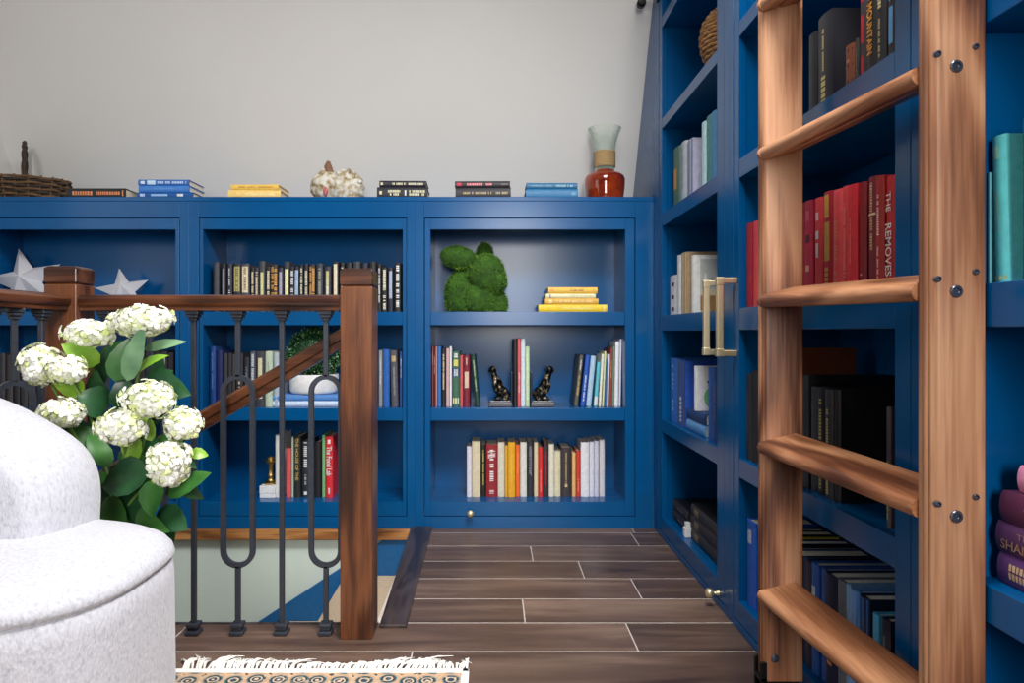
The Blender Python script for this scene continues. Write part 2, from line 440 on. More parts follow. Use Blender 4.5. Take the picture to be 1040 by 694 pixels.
BOOK_N = 0
def book(label, loc, t, h, d, col, marks=(), rot=(0, 0, 0), pages=None, group=None, rough=0.5, rnd=True, cover_art=None):
    """upright book: spine at y = 0 facing -y, thickness along x (centred), height along z"""
    global BOOK_N
    BOOK_N += 1
    R = random.Random(BOOK_N * 31 + 5)
    root = thing('book', label, 'book', loc, rot, group)
    b = min(0.0024, t * 0.14); bul = min(0.004, t * 0.14) if rnd else 0.0006
    n = 7
    out = [(-t / 2, d)] + [(-t / 2 + t * i / (n - 1), -bul * (1 - (2 * i / (n - 1) - 1) ** 2) + (0.0012 if i in (0, n - 1) else 0)) for i in range(n)] + [(t / 2, d)]
    inn = [(-t / 2 + b, d)] + [(-t / 2 + b + (t - 2 * b) * i / (n - 1), 0.002 + b) for i in range(n)] + [(t / 2 - b, d)]
    m = len(out); v = []; f = []
    for z in (0, h):
        v += [(x, y, z) for x, y in out] + [(x, y, z) for x, y in inn]
    for i in range(m - 1):
        f.append([i, i + 1, 2 * m + i + 1, 2 * m + i])
        f.append([m + i, 3 * m + i, 3 * m + i + 1, m + i + 1])
        f.append([i, m + i, m + i + 1, i + 1]); f.append([2 * m + i, 2 * m + i + 1, 3 * m + i + 1, 3 * m + i])
    f.append([0, 2 * m, 3 * m, m]); e = m - 1
    f.append([e, m + e, 3 * m + e, 2 * m + e])
    mb = MB(); mb.add(v, f)
    cover = mb.build('cover', plain(col, rough, 0, 0.1, 70), root, smooth=35)
    mb = MB(); ins = min(0.004, h * 0.02)
    mb.box(-t / 2 + b + .0001, t / 2 - b - .0001, 0.0045, d - 0.004, ins, h - ins)
    mb.build('page_block', plain(pages, 0.85, 0, 0.12, 200) if pages else PAPER, root)
    if marks:
        mats = []; mb = MB()
        def mi(c):
            k = plain(c, 0.5, 0, 0.15, 150)
            if k not in mats: mats.append(k)
            return mats.index(k)
        y = -bul - 0.0005
        def quad(xa, xb, za, zb, c):
            # follow the spine's curve: three strips
            ed = lambda x: y + bul * min(1, (2 * x / t) ** 2)
            for k in range(2):
                a = xa + (xb - xa) * k / 2; q = xa + (xb - xa) * (k + 1) / 2
                mb.add([(a, ed(a), za), (q, ed(q), za), (q, ed(q), zb), (a, ed(a), zb)], [(0, 1, 2, 3)], mi(c))
        for mk in marks:
            kind = mk[0]
            if kind == 'band':          # ('band', z0, z1, colour[, width])
                wdt = (mk[4] if len(mk) > 4 else 0.98) * t
                quad(-wdt / 2, wdt / 2, mk[1] * h, mk[2] * h, mk[3])
            elif kind == 'bars':        # ('bars', z0, z1, width, colour[, rows]) : lettering too small to read
                rows = mk[5] if len(mk) > 5 else 1
                W = mk[3] * t / rows
                for r in range(rows):
                    xc = -mk[3] * t / 2 + W * (r + 0.5)
                    z = mk[2] * h; zend = mk[1] * h
                    lw = max(W * 0.55, 0.0012)
                    cnt = 0
                    while z > zend and cnt < 40:
                        l = lw * R.uniform(0.45, 0.9)
                        if R.random() > 0.14: quad(xc - W * 0.40, xc + W * 0.40, max(z - l, zend), z, mk[4])
                        z -= l + lw * 0.28; cnt += 1
            elif kind == 'text':        # ('text', z0, z1, width, colour, string[, x offset])
                tv, tf = text_geo(mk[5]); off = (mk[6] if len(mk) > 6 else 0) * t
                za, zb = mk[1] * h, mk[2] * h
                ww = mk[3] * t
                mb.add([(off + q * ww, y - 0.0003, zb - (zb - za) * p) for p, q in tv], tf, mi(mk[4]))
        mb.build('lettering', mats, cover)
    if cover_art:
        mats = []; mb = MB()
        for (ya, yb, za, zb, c) in cover_art:
            mats.append(plain(c[:3], 0.5)); x = t / 2 + 0.0004 + 0.0003 * len(mats)
            if len(c) == 4:      # rounded patch
                mats[-1] = plain(c[:3], 0.5)
                mb.add([(x, (ya + yb) / 2 * d + (yb - ya) / 2 * d * math.cos(q * 0.2618), (za + zb) / 2 * h + (zb - za) / 2 * h * math.sin(q * 0.2618)) for q in range(24)], [list(range(24))], len(mats) - 1)
                continue
            mb.add([(x, ya * d, za * h), (x, yb * d, za * h), (x, yb * d, zb * h), (x, ya * d, zb * h)], [(0, 1, 2, 3)], len(mats) - 1)
        mb.build('cover_picture', mats, cover)
    return root

ORD = ['first', 'second', 'third', 'fourth', 'fifth', 'sixth', 'seventh', 'eighth', 'ninth', 'tenth', 'eleventh', 'twelfth', 'thirteenth',
       'fourteenth', 'fifteenth', 'sixteenth', 'seventeenth', 'eighteenth', 'nineteenth', 'twentieth', 'twenty-first', 'twenty-second',
       'twenty-third', 'twenty-fourth', 'twenty-fifth', 'twenty-sixth', 'twenty-seventh', 'twenty-eighth', 'twenty-ninth', 'thirtieth', 'thirty-first', 'thirty-second']

def back_row(entries, z0, Ys, where, group, d=0.15, y_of=None):
    """entries: (px0, px1, ytop, colour, description, marks[, lean degrees]) along the far bookcase"""
    for i, e in enumerate(entries):
        px0, px1, yt, col, desc, marks = e[:6]
        lean = e[6] if len(e) > 6 else 0
        Y = Ys + random.Random(i * 7 + int(px0)).uniform(-0.006, 0.006)
        xa, xb = wx(px0, Y), wx(px1, Y)
        a = math.radians(lean)
        t = (xb - xa - 0.0008) * math.cos(a); h = (wz(yt, Y) - z0) / math.cos(a)
        zz = z0 + (abs(math.sin(a)) * t / 2) + 0.0003
        book(f"{desc}, {ORD[i]} from left {where}", ((xa + xb) / 2, Y, zz), t, h, d, col, marks, (0, a, 0), None, group)

CR, GO, OR, LB, WT, OL = (222, 208, 172), (196, 170, 104), (206, 148, 66), (176, 196, 222), (224, 224, 226), (170, 162, 104)
DK, DG, NV, DP, DB_ = (26, 26, 30), (52, 54, 62), (28, 32, 50), (46, 42, 58), (44, 34, 28)
lab = lambda c, a=0.12, b=0.9, w=0.6, r=1: [('bars', a, b, w, c, r)]
rowL1 = [
    (216.5, 222.5, 266.5, DG, 'blank dark grey book', [('band', .05, .95, (64, 66, 74), .4)]),
    (225, 229.3, 268, DK, 'black book with grey strip', [('band', .3, .9, (128, 128, 142), .5)]),
    (230.3, 236, 268, NV, 'dark navy book, fine white title', [('bars', .12, .45, .4, WT), ('bars', .55, .9, .25, WT)]),
    (237, 244.6, 268, DK, 'black book with olive label', [('band', .42, .94, OL, .75), ('bars', .46, .9, .5, (110, 100, 60), 1)]),
    (245, 253.2, 268, (62, 64, 74), 'grey book with broad cream label', [('band', .40, .94, CR, .72), ('bars', .42, .92, .35, (120, 100, 70), 1), ('band', .14, .28, WT, .4)]),
    (254.6, 258.5, 272, DK, 'thin black book with cream title', lab(CR, .2, .9, .6)),
    (258.7, 262.8, 272, DP, 'thin purple-black book with cream title', lab(CR, .3, .9, .6)),
    (263.3, 269.2, 265.5, (60, 62, 64), 'grey book with long yellow label', [('band', .1, .78, (206, 202, 140), .5)]),
    (270.3, 274.6, 271, DK, 'narrow black book with cream letters', lab(CR, .1, .9, .7)),
    (274.8, 282, 269, DB_, 'brown book with gold block title', lab(OR, .06, .95, .9, 2)),
    (282.4, 287.6, 272, DP, 'purple-grey book with pale label', [('band', .1, .9, (160, 156, 176), .55)]),
    (288.4, 294.1, 266, DG, 'dark grey book with cream band title', [('band', .32, .85, (226, 222, 172), .6), ('bars', .05, .25, .5, CR)]),
    (294.5, 298.8, 271, DK, 'black book with silver title', lab((208, 212, 220), .08, .9, .75)),
    (299, 303.6, 271, NV, 'navy book with pale blue title', [('band', .1, .92, LB, .7), ('bars', .2, .9, .3, (90, 110, 150))]),
    (304, 308.2, 269, DK, 'black book with thin cream title', lab(CR, .06, .92, .55)),
    (309, 313, 268, NV, 'navy book with cream upper title', [('bars', .3, .85, .75, (206, 206, 180)), ('bars', .05, .25, .6, WT)]),
    (313.8, 320.2, 269, DB_, 'dark brown book with amber block title', lab(OR, .08, .95, .9, 2)),
    (321.4, 328, 268, (50, 56, 66), 'slate book with sage title', lab((150, 156, 128), .1, .9, .45)),
    (329, 336.4, 271, DP, 'dark purple book with yellow-green title', [('band', .18, .9, (190, 186, 110), .4), ('bars', .3, .7, .25, WT)]),
    (337.6, 344, 266, DK, 'black book with peach title', [('band', .28, .95, (222, 204, 178), .55), ('bars', .04, .22, .5, CR)]),
    (345.4, 350, 267, DK, 'black book with white letters', lab(WT, .2, .9, .5)),
    (351, 358, 267, DK, 'black book half hidden by newel', []),
    (359, 366, 266, DG, 'grey book half hidden by newel', []),
    (367, 374, 267.5, NV, 'navy book half hidden by newel', []),
    (375, 382, 266, DK, 'black book hidden behind newel', []),
    (383, 387.4, 268, DK, 'black book with white dots', [('bars', .1, .9, .4, WT)]),
    (387.8, 393.2, 272, DK, 'black book with cream-white title', lab((228, 220, 194), .05, .95, .65)),
    (394, 399.4, 272, NV, 'navy book with silver-blue title', [('band', .3, .92, (160, 172, 198), .55)]),
    (400.4, 407.4, 267.5, DK, 'black book with bold white title', lab(WT, .1, .95, .55)),
]
back_row(rowL1, S1[1], 2.825, 'in long dark row', 'dark books on the shelf behind the stair rail')
rowL2 = [
    (213, 219, 352, (24, 66, 132), 'royal blue book', [('bars', .1, .9, .3, (90, 130, 190))]),
    (219.6, 226, 356, (26, 36, 92), 'indigo book', []),
    (227, 231, 359, DG, 'narrow charcoal book', []),
    (231.3, 235.4, 359, (44, 44, 50), 'thin black-grey book', []),
    (235.7, 239, 360, (60, 58, 60), 'slim grey book', []),
    (239.6, 246.8, 359, (46, 44, 48), 'dark book with cream title', lab(CR, .1, .6, .3)),
    (248, 253.2, 363, (36, 40, 50), 'short dark slate book', lab((120, 124, 134), .3, .8, .4)),
    (254, 259.6, 357, (70, 78, 94), 'grey-blue book with silver letters', lab((206, 210, 216), .1, .95, .55)),
    (260.2, 268.6, 357, (58, 60, 68), 'charcoal book with cream and gold label', [('band', .15, .88, (214, 204, 168), .5), ('bars', .3, .6, .4, GO)]),
    (269.4, 276.6, 357, (188, 204, 180), 'pale sage green book', [('bars', .2, .8, .2, (150, 168, 146))]),
    (278, 283.4, 358, (172, 184, 196), 'pale grey-blue book', []),
]
back_row(rowL2, S2[1], 2.845, 'behind diagonal handrail', 'books beside the potted ball plant')
rowL2b = [
    (384.6, 388.4, 356, (150, 150, 150), 'slim grey book', lab(WT, .1, .9, .4)),
    (389, 395.6, 355, (40, 100, 182), 'bright blue book', []),
    (397.6, 404.6, 356, (84, 84, 92), 'grey book with tan label', [('band', .8, .9, (190, 170, 120), .6), ('bars', .2, .7, .3, (150, 150, 150))], -1.5),
    (405.8, 408.6, 357, (40, 84, 160), 'thin blue book', [('bars', .2, .9, .4, WT)]),
]
back_row(rowL2b, S2[1], 2.845, 'in short row past newel post', 'books between the newel post and the case side')
rowL3 = [
    (279.6, 285.6, 442, (226, 226, 222), 'tall white book', []),
    (290.6, 295.6, 456, (214, 88, 92), 'short coral book', []),
    (296, 298.2, 444, (176, 196, 176), 'thin pale green book', []),
    (298.4, 305.2, 443.6, (38, 40, 40), 'charcoal book with gold capitals', [('text', .28, .97, .5, GO, 'THE HOUSE OF THE'), ]),
    (306.4, 314.6, 448, (36, 40, 50), 'black cookbook with white title', [('bars', .52, .98, .5, WT, 1), ('bars', .22, .42, .3, (180, 182, 190)), ('band', .04, .1, WT, .4)]),
    (319.6, 325.8, 449, (28, 26, 30), 'plain black book', []),
    (327, 330.4, 442, (116, 186, 122), 'thin bright green book', []),
    (330.6, 338.2, 443.6, (218, 40, 48), 'red book with white title', [('text', .36, .84, .72, WT, 'The Food Lab'), ('band', .88, .95, WT, .35), ('bars', .06, .16, .3, WT)]),
]
back_row(rowL3, OB, 2.87, 'on bottom shelf beside candlestick', 'cookbooks on the lowest shelf behind the balusters')

rowC2a = [
    (438.8, 440.4, 352, (150, 52, 46), 'brick red book', [('bars', .1, .9, .35, (226, 160, 120))]),
    (440.6, 442.2, 353, (44, 34, 34), 'thin black book with tan title', [('bars', .3, .85, .6, (196, 168, 130))]),
    (442.4, 444, 352, (228, 142, 122), 'thin salmon book', []),
    (444.2, 448, 352, (44, 112, 190), 'cobalt blue book', []),
    (448.4, 452.6, 354, (30, 28, 28), 'black book with cream title', lab(CR, .2, .9, .45)),
    (453, 456.3, 354, (214, 170, 172), 'thin dusty pink book', []),
    (456.5, 458.9, 352, (226, 228, 234), 'thin white book', []),
    (459.2, 466.8, 357, (62, 104, 82), 'green book with blue band', [('band', .52, .70, (34, 66, 140), .96), ('bars', .55, .67, .6, WT, 2), ('band', .73, .85, (214, 208, 110), .6), ('band', .05, .15, (224, 220, 170), .8), ('bars', .88, .96, .6, WT)]),
    (467, 470.3, 361, (206, 84, 84), 'thin red book', []),
    (470.5, 477.3, 361, (122, 30, 50), 'maroon book with cream patch', [('band', .36, .68, (214, 192, 168), .6), ('bars', .78, .95, .3, (220, 190, 180))]),
    (483, 487.6, 361, (24, 62, 50), 'leaning dark green book', lab((190, 196, 160), .15, .9, .35), -5.5),
]
back_row(rowC2a, S2[1], 2.86, 'left of first bookend', 'books at the start of the bookend shelf')
rowC2b = [
    (521.4, 525.4, 344.5, (28, 28, 36), 'tall black book', []),
    (525.6, 528.8, 344, (220, 92, 96), 'tall coral red book', [('bars', .2, .5, .5, (240, 190, 190))]),
    (529, 533.4, 344, (206, 224, 236), 'tall pale blue book', [('bars', .2, .8, .25, (230, 238, 244))]),
    (533.6, 537.8, 352, (190, 216, 172), 'shorter pale green book', [('band', .1, .9, (212, 228, 190), .3)]),
]
back_row(rowC2b, S2[1], 2.86, 'between the two figure bookends', 'books between the bookends')
rowC2c = [
    (583, 587, 361, (92, 92, 84), 'leaning grey book with gold title', [('bars', .2, .6, .5, (206, 176, 84)), ('bars', .7, .9, .4, WT)], 6.5),
    (589.4, 594.2, 361, (30, 84, 182), 'leaning royal blue book', lab((214, 224, 240), .1, .6, .4), 6),
    (595.2, 600.4, 362, (172, 202, 228), 'leaning light blue book', [], 5.6),
    (603.0, 606.6, 368, (96, 190, 206), 'short turquoise book', [('band', .02, .22, WT, .95)], 4.6),
    (607.8, 610.5, 360, (236, 232, 218), 'cream book', [], 3.4),
    (611.3, 613.4, 357, (212, 222, 170), 'pale lime book', [], 2.6),
    (614.2, 615.8, 365, (44, 110, 180), 'thin blue book', [], 2.0),
    (616.3, 618.3, 360, (222, 218, 232), 'thin lilac-white book', [], 1.6),
    (618.7, 621.1, 354, (150, 62, 56), 'brick red book', [('bars', .2, .8, .4, (220, 170, 120))], 1.3),
    (621.5, 623.4, 352, (120, 144, 122), 'thin grey-green book', [], 1.1),
    (623.8, 627.9, 347, (232, 234, 240), 'tall white book', [], 1.1),
    (628.3, 630.4, 344.5, (214, 216, 232), 'tallest lilac-white book', [], 1.0),
]
back_row(rowC2c, S2[1], 2.86, 'in leaning group', 'books leaning against the case side')
rowC3 = [
    (474, 479, 454, (222, 218, 230), 'slim lilac-white book', []),
    (479.3, 488, 448.5, (220, 208, 176), 'cream book', []),
    (488.3, 493.3, 452, (28, 28, 26), 'black book with yellow title', lab((190, 178, 90), .08, .9, .35)),
    (493.6, 505.2, 451.6, (150, 36, 44), 'broad crimson book, white block title', [('bars', .30, .9, .42, (238, 228, 226), 1), ('bars', .74, .88, .7, (230, 214, 214), 3), ('bars', .06, .13, .5, (220, 190, 190))]),
    (505.5, 512.4, 449.5, (222, 214, 196), 'ivory book', []),
    (512.6, 515.7, 453, (222, 170, 60), 'thin mustard book', []),
    (515.9, 523.3, 449.5, (236, 172, 40), 'golden yellow book', [('bars', .2, .8, .2, (246, 200, 90))]),
    (523.6, 528, 452, (238, 110, 50), 'orange book', [('bars', .25, .85, .25, (250, 170, 110))]),
    (528.3, 535, 449.5, (226, 226, 216), 'off-white book', []),
    (535.3, 541.9, 449, (46, 46, 56), 'charcoal book with grey title', lab((140, 142, 152), .08, .92, .45, 2)),
    (542.3, 546.5, 449.5, (226, 208, 170), 'pale tan book', []),
    (546.7, 551.6, 455, (214, 44, 46), 'scarlet book', [('bars', .1, .55, .3, (240, 150, 140))]),
    (551.9, 557, 449.5, (58, 44, 48), 'dark brown book, red title', [('bars', .15, .85, .35, (176, 40, 60))]),
    (557.3, 562.8, 451.5, (232, 228, 206), 'cream-white book', []),
    (563, 569.4, 458.5, (224, 216, 184), 'shorter cream book', []),
    (569.8, 580, 455, (62, 54, 58), 'wide grey-brown book, gold title', [('bars', .12, .9, .16, (190, 170, 110)), ('band', .2, .26, (220, 200, 130), .25)]),
    (580.8, 584.7, 460, (236, 184, 112), 'pale orange book', []),
    (585, 589.4, 458, (206, 62, 50), 'short red book', [('bars', .1, .4, .3, (236, 160, 140))]),
    (589.8, 598.2, 449.5, (234, 234, 240), 'wide white book', []),
    (598.5, 603.4, 449, (222, 222, 234), 'white book', []),
    (603.6, 608.1, 448, (206, 208, 228), 'lilac-grey book', []),
    (608.6, 614.2, 447, (212, 208, 212), 'light grey book', []),
]
back_row(rowC3, OB, 2.88, 'in row above brass knob', 'books on the lowest shelf of the middle case')
rowF2 = [
    (128, 135, 357, DK, 'plain black book', []), (135.5, 141, 359, NV, 'dark navy book', []), (141.5, 147, 357, (44, 36, 40), 'brown-black book', []),
    (147.5, 155, 358, DP, 'plum-black book', []), (155.5, 162, 357, DK, 'black book', []),
    (162.5, 170, 357, (38, 36, 44), 'dark book with cream tag', [('band', .74, .9, (214, 206, 170), .5)]), (170.6, 176.5, 358, (40, 36, 46), 'dark violet book', []),
]
back_row(rowF2, S2[1], 2.845, 'behind hydrangea leaves', 'dark books behind the hydrangea')
rowF2b = [
    (-8, -4, 360, NV, 'navy book', []), (-3, 5, 359, (40, 40, 48), 'charcoal book', []), (6, 13, 361, (56, 50, 50), 'taupe-black book', []), (13.6, 20, 360, DK, 'black book', []),
    (20.6, 28, 361, (46, 42, 46), 'brown-grey book', []), (28.6, 36, 360, DP, 'dark plum book', []),
]
back_row(rowF2b, S2[1], 2.845, 'behind corner baluster', 'dark books behind the corner balusters')

def flat_book(label, x0, x1, Y, z0, t, d, col, marks=(), yaw=0.0, group=None, pages=None):
    """lying, spine towards the viewer, its length along x"""
    h = x1 - x0
    c = Vector(((x0 + x1) / 2, Y, z0 + t / 2 + 0.0003))
    M = Matrix.Rotation(yaw, 4, 'Z') @ Matrix.Rotation(-math.pi / 2, 4, 'Y')
    off = M @ Vector((0, 0, -h / 2))
    return book(label, c + off, t, h, d, col, marks, M.to_euler(), pages, group)
def flat_stack(items, z0, Y, d, group):
    """items from the bottom: (label, px0, px1, ytop, colour, marks, yaw degrees)"""
    z = z0
    for (label, a, b, yt, col, marks, yaw) in items:
        zt = wz(yt, Y); flat_book(label, wx(a, Y), wx(b, Y), Y, z, zt - z - 0.0006, d, col, marks, math.radians(yaw), group)
        z = zt
LZ = 1.3556
flat_stack([('black book with orange title lying beside the wicker basket', 68, 127.5, 191.3, (34, 36, 36), [('bars', .08, .48, .42, (224, 138, 92)), ('bars', .56, .9, .5, (224, 138, 92)), ('band', .03, .05, (224, 138, 92), .6)], 0)], LZ, 2.825, 0.15, 'books lying on the ledge')
flat_stack([('dark blue book at the bottom of the blue ledge stack', 139.5, 196, 195.2, (20, 84, 154), [('band', .17, .28, WT, .4), ('band', .45, .75, (150, 186, 226), .35), ('band', .86, .95, (180, 196, 240), .45)], 0),
            ('mid blue book in the middle of the blue ledge stack', 141, 192.4, 188.6, (66, 128, 206), [('bars', .3, .7, .2, (110, 160, 224))], 0),
            ('blue book with pale title topping the blue ledge stack', 140.6, 192, 182.4, (52, 104, 180), [('bars', .05, .62, .5, (190, 214, 244)), ('band', .66, .82, (196, 224, 250), .7), ('band', .87, .95, (214, 230, 250), .5)], 0)], LZ, 2.825, 0.15, 'books lying on the ledge')
flat_stack([('larger yellow book under a thinner one on the ledge', 232, 285, 193.2, (246, 208, 124), [('bars', .1, .7, .3, (252, 228, 168))], 0.5),
            ('thin yellow book topping the pair on the ledge', 234.6, 283, 187.4, (240, 196, 92), [('bars', .12, .85, .35, (190, 140, 60))], -0.5)], LZ, 2.83, 0.15, 'books lying on the ledge')
flat_stack([('thicker black book with cream capitals, lower of ledge pair by the shell', 383, 434, 190.3, (26, 26, 32), [('bars', .05, .36, .55, (220, 216, 180), 2), ('bars', .42, .45, .6, WT), ('bars', .54, .78, .55, (220, 216, 180), 2), ('band', .9, .95, CR, .3)], 1.5),
            ('thinner black book with cream capitals, upper of ledge pair by the shell', 385.4, 433, 183.6, (28, 26, 40), [('bars', .07, .38, .42, (220, 216, 180)), ('bars', .44, .72, .42, (220, 216, 180)), ('band', .92, .97, CR, .4)], 1.5)], LZ, 2.83, 0.15, 'books lying on the ledge')
flat_stack([('black book with tan title under the pink-titled one', 462.6, 518.8, 190.8, (30, 28, 36), [('bars', .05, .86, .26, (180, 160, 120))], -1.0),
            ('black book with pink title on the ledge pair mid-wall', 462, 518, 184, (34, 30, 36), [('bars', .33, .78, .45, (240, 140, 150)), ('band', .88, .97, (190, 40, 70), .5), ('bars', .04, .16, .3, (120, 110, 120))], -1.0)], LZ, 2.83, 0.15, 'books lying on the ledge')
flat_stack([('thicker teal blue book under another beside the amber vase', 534, 587, 192.2, (40, 118, 166), [('bars', .04, .12, .4, (120, 170, 200))], 0),
            ('thin teal blue book on top, beside the amber vase', 534.6, 586.4, 185.8, (34, 106, 150), [('bars', .08, .42, .4, (150, 190, 206)), ('bars', .5, .9, .3, (110, 160, 184))], 0)], LZ, 2.83, 0.15, 'books lying on the ledge')
flat_stack([('bright yellow wide book at the bottom of the yellow stack', 546.8, 616.6, 309.4, (246, 206, 40), [('band', .03, .06, (250, 236, 150), .8), ('bars', .2, .65, .3, (238, 224, 140))], 0),
            ('ochre yellow book second from the bottom of the yellow stack', 553.6, 607.6, 303.2, (230, 176, 70), [('bars', .1, .78, .45, (248, 214, 150)), ('band', .87, .93, (250, 224, 160), .6)], 0),
            ('cream white book second from the top of the yellow stack', 554.4, 604.8, 298.4, (238, 230, 184), [('bars', .1, .5, .3, (206, 216, 150)), ('band', .9, .93, (150, 150, 150), .8)], 0),
            ('golden yellow book topping the yellow stack', 556.8, 606.6, 291.8, (244, 196, 78), [('bars', .28, .55, .28, (170, 110, 90)), ('bars', .88, .96, .4, (250, 150, 100))], 0)], S1[1], 2.86, 0.15, 'yellow books stacked beside the moss rabbit')
flat_stack([('pale ice blue book lying at the base under the plant bowl', 271, 346, 407.6, (204, 222, 242), [], 0),
            ('mid blue book lying on top, under the plant bowl', 271.6, 344, 401.2, (84, 138, 206), [], 0)], S2[1], 2.85, 0.17, 'blue books under the white plant bowl')

# ---- side case rows: (px0, px1, top z, colour, description, marks), far to near
def side_row(entries, z0, where, group, Xs=0.684, d=0.16):
    for i, e in enumerate(entries):
        px0, px1, zt, col, desc, marks = e[:6]
        kw = e[6] if len(e) > 6 else {}
        X = Xs + random.Random(i * 5 + int(px0)).uniform(-0.004, 0.004) + kw.get('dx', 0)
        ya, yb = ysd(px0, Xs), ysd(px1, Xs)
        t = kw.get('t', ya - yb - 0.0008)
        Yc = (ya + yb) / 2 if 't' not in kw else ya - t / 2
        lean = math.radians(kw.get('lean', 0))
        M = Matrix.Rotation(-math.pi / 2, 4, 'Z') @ Matrix.Rotation(lean, 4, 'Y')
        book(f"{desc}, {ORD[i]} from left {where}", (X, Yc, z0 + 0.0004 + abs(math.sin(lean)) * t / 2 + kw.get('dz', 0)), t, zt - z0 - kw.get('dz', 0), kw.get('d', d), col, marks, M.to_euler(), kw.get('pages'), group, cover_art=kw.get('art'), rough=kw.get('rough', 0.5))

side_row([
    (684.3, 690, 1.484, (62, 104, 84), 'green book with orange label', [('band', .3, .65, (196, 140, 60), .5)]),
    (690.2, 693, 1.479, (104, 128, 124), 'grey-green book', []),
    (693.2, 697.8, 1.477, (176, 186, 196), 'pale grey book', [('bars', .2, .9, .2, (120, 130, 150))]),
    (698.4, 704, 1.465, (170, 168, 192), 'lilac-grey book', [('band', .02, .98, (92, 112, 146), .9)]),
    (713, 717.4, 1.479, (176, 212, 216), 'pale aqua book', []),
    (717.7, 723.8, 1.482, (54, 122, 132), 'teal book', [('bars', .2, .9, .25, (90, 160, 160))]),
    (724.1, 728.4, 1.479, (62, 122, 166), 'steel blue book', []),
], RS[2][1], 'in corner teal row', 'teal and grey books in the corner case')
flat = book('white book lying flat in the gap of the corner teal row', (0.69, 2.314, RS[2][1] + 0.0085), 0.016, 0.076, 0.11, (206, 226, 226), (), (Matrix.Rotation(-math.pi / 2, 4, 'Z') @ Matrix.Rotation(-math.pi / 2, 4, 'Y')).to_euler())
side_row([
    (679.6, 687.8, 1.016, (230, 230, 236), 'white book with black dots', [('band', .1, .2, (60, 60, 80), .3), ('band', .4, .5, (60, 60, 80), .3), ('band', .72, .82, (60, 60, 80), .3)]),
    (688, 691.4, 1.083, (214, 218, 222), 'pale grey book', []),
    (691.6, 696.8, 1.086, (178, 152, 118), 'tan book with cream spine', [('band', .01, .99, (222, 204, 160), .96)], {'d': .2}),
    (703, 706, 1.062, (226, 226, 222), 'white book with landscape cover', [], {'art': [(.12, .95, .30, .93, (186, 190, 186)), (.12, .95, .04, .30, (166, 120, 70)), (.12, .95, .30, .40, (206, 196, 160)), (.2, .26, .40, .70, (228, 226, 218, 1))]}),
], RS[1][1], 'on shelf behind brass pulls', 'books on the shelf behind the brass pulls')
side_row([
    (679.8, 687.2, 0.703, (50, 112, 206), 'bright blue book, pale title', [('bars', .08, .9, .3, (150, 190, 244))]),
    (687.6, 690, 0.70, (70, 110, 130), 'thin teal-grey book', []),
    (690.2, 696.2, 0.700, (36, 82, 178), 'blue book, brown spine', [('band', .01, .99, (96, 94, 106), .95), ('bars', .06, .45, .4, (226, 220, 230))]),
    (706, 708, 0.688, (226, 228, 232), 'white book, green cover shape', [], {'dz': 0.075, 'dx': .0, 'art': [(.16, .62, .04, .56, (112, 184, 134, 1)), (.24, .52, .40, .78, (118, 188, 140, 1)), (.22, .30, .62, .68, (60, 80, 70, 1))]}),
    (718.6, 723.8, 0.690, (34, 84, 160), 'mid blue book', [('bars', .1, .9, .2, (80, 130, 200))], {'pages': (232, 222, 190)}),
    (724.2, 728.8, 0.688, (26, 56, 110), 'dark blue book, brown title', [('bars', .3, .8, .4, (120, 100, 110))]),
], RS[0][1], 'on shelf under brass pulls', 'blue books on the shelf under the brass pulls')
for k, (c, l) in enumerate([((104, 164, 224), 'light blue book lying lowest under the green-shape cover'), ((26, 62, 120), 'dark blue book lying on the light blue one, corner case')]):
    t = 0.036
    book(l, (0.684, 2.292, RS[0][1] + 0.0005 + t / 2 + k * (t + 0.0006)), t, 0.205, 0.15, c, (), (Matrix.Translation((0, 0, 0)) @ Matrix.Rotation(-math.pi / 2, 4, 'Z') @ Matrix.Rotation(-math.pi / 2, 4, 'Y')).to_euler()).location.y = 2.292 - 0.1025
def side_flat(label, Yfar, Ynear, z0, t, d, col, marks=(), X=0.69, group=None, yaw=0):
    M = Matrix.Rotation(-math.pi / 2 + yaw, 4, 'Z') @ Matrix.Rotation(-math.pi / 2, 4, 'Y')
    return book(label, (X, Ynear, z0 + t / 2 + 0.0004), t, Yfar - Ynear, d, col, marks, M.to_euler(), (70, 62, 54) if sum(col) < 120 else None, group)
BK = (24, 23, 25)
for k in range(2):
    side_flat(['black leather book lying lowest in the far bottom pair', 'black leather book lying uppermost in the far bottom pair'][k], 2.63, 2.43, 0.08 + k * 0.0405, 0.040, 0.16, BK, [('band', .03, .06, (150, 120, 60), .8), ('bars', .3, .7, .3, (110, 92, 60)), ('band', .93, .96, (150, 120, 60), .8)], 0.70, 'black leather books at the corner floor shelf')
for k in range(3):
    side_flat(['bottom black ribbed book of the stack above the floor knob', 'middle black ribbed book of the stack above the floor knob', 'top black ribbed book of the stack above the floor knob'][k], 2.375, 2.09, 0.08 + k * 0.0425, 0.042, 0.17, (30, 28, 28), [('band', .1, .14, (60, 54, 46), .9), ('band', .4, .44, (60, 54, 46), .9), ('band', .7, .86, (120, 104, 60), .6)], 0.695, 'black leather books at the corner floor shelf')
mb = MB(); mb.box(-0.013, 0.013, -0.013, 0.013, 0, 0.034); mb.box(-0.009, 0.009, -0.009, 0.009, 0.034, 0.052)
tag(mb.build('tin_box', WHITE, loc=(0.688, 2.404, 0.0805), bevel=0.002), 'tiny white tin between the black book stacks on the floor shelf', 'tin')

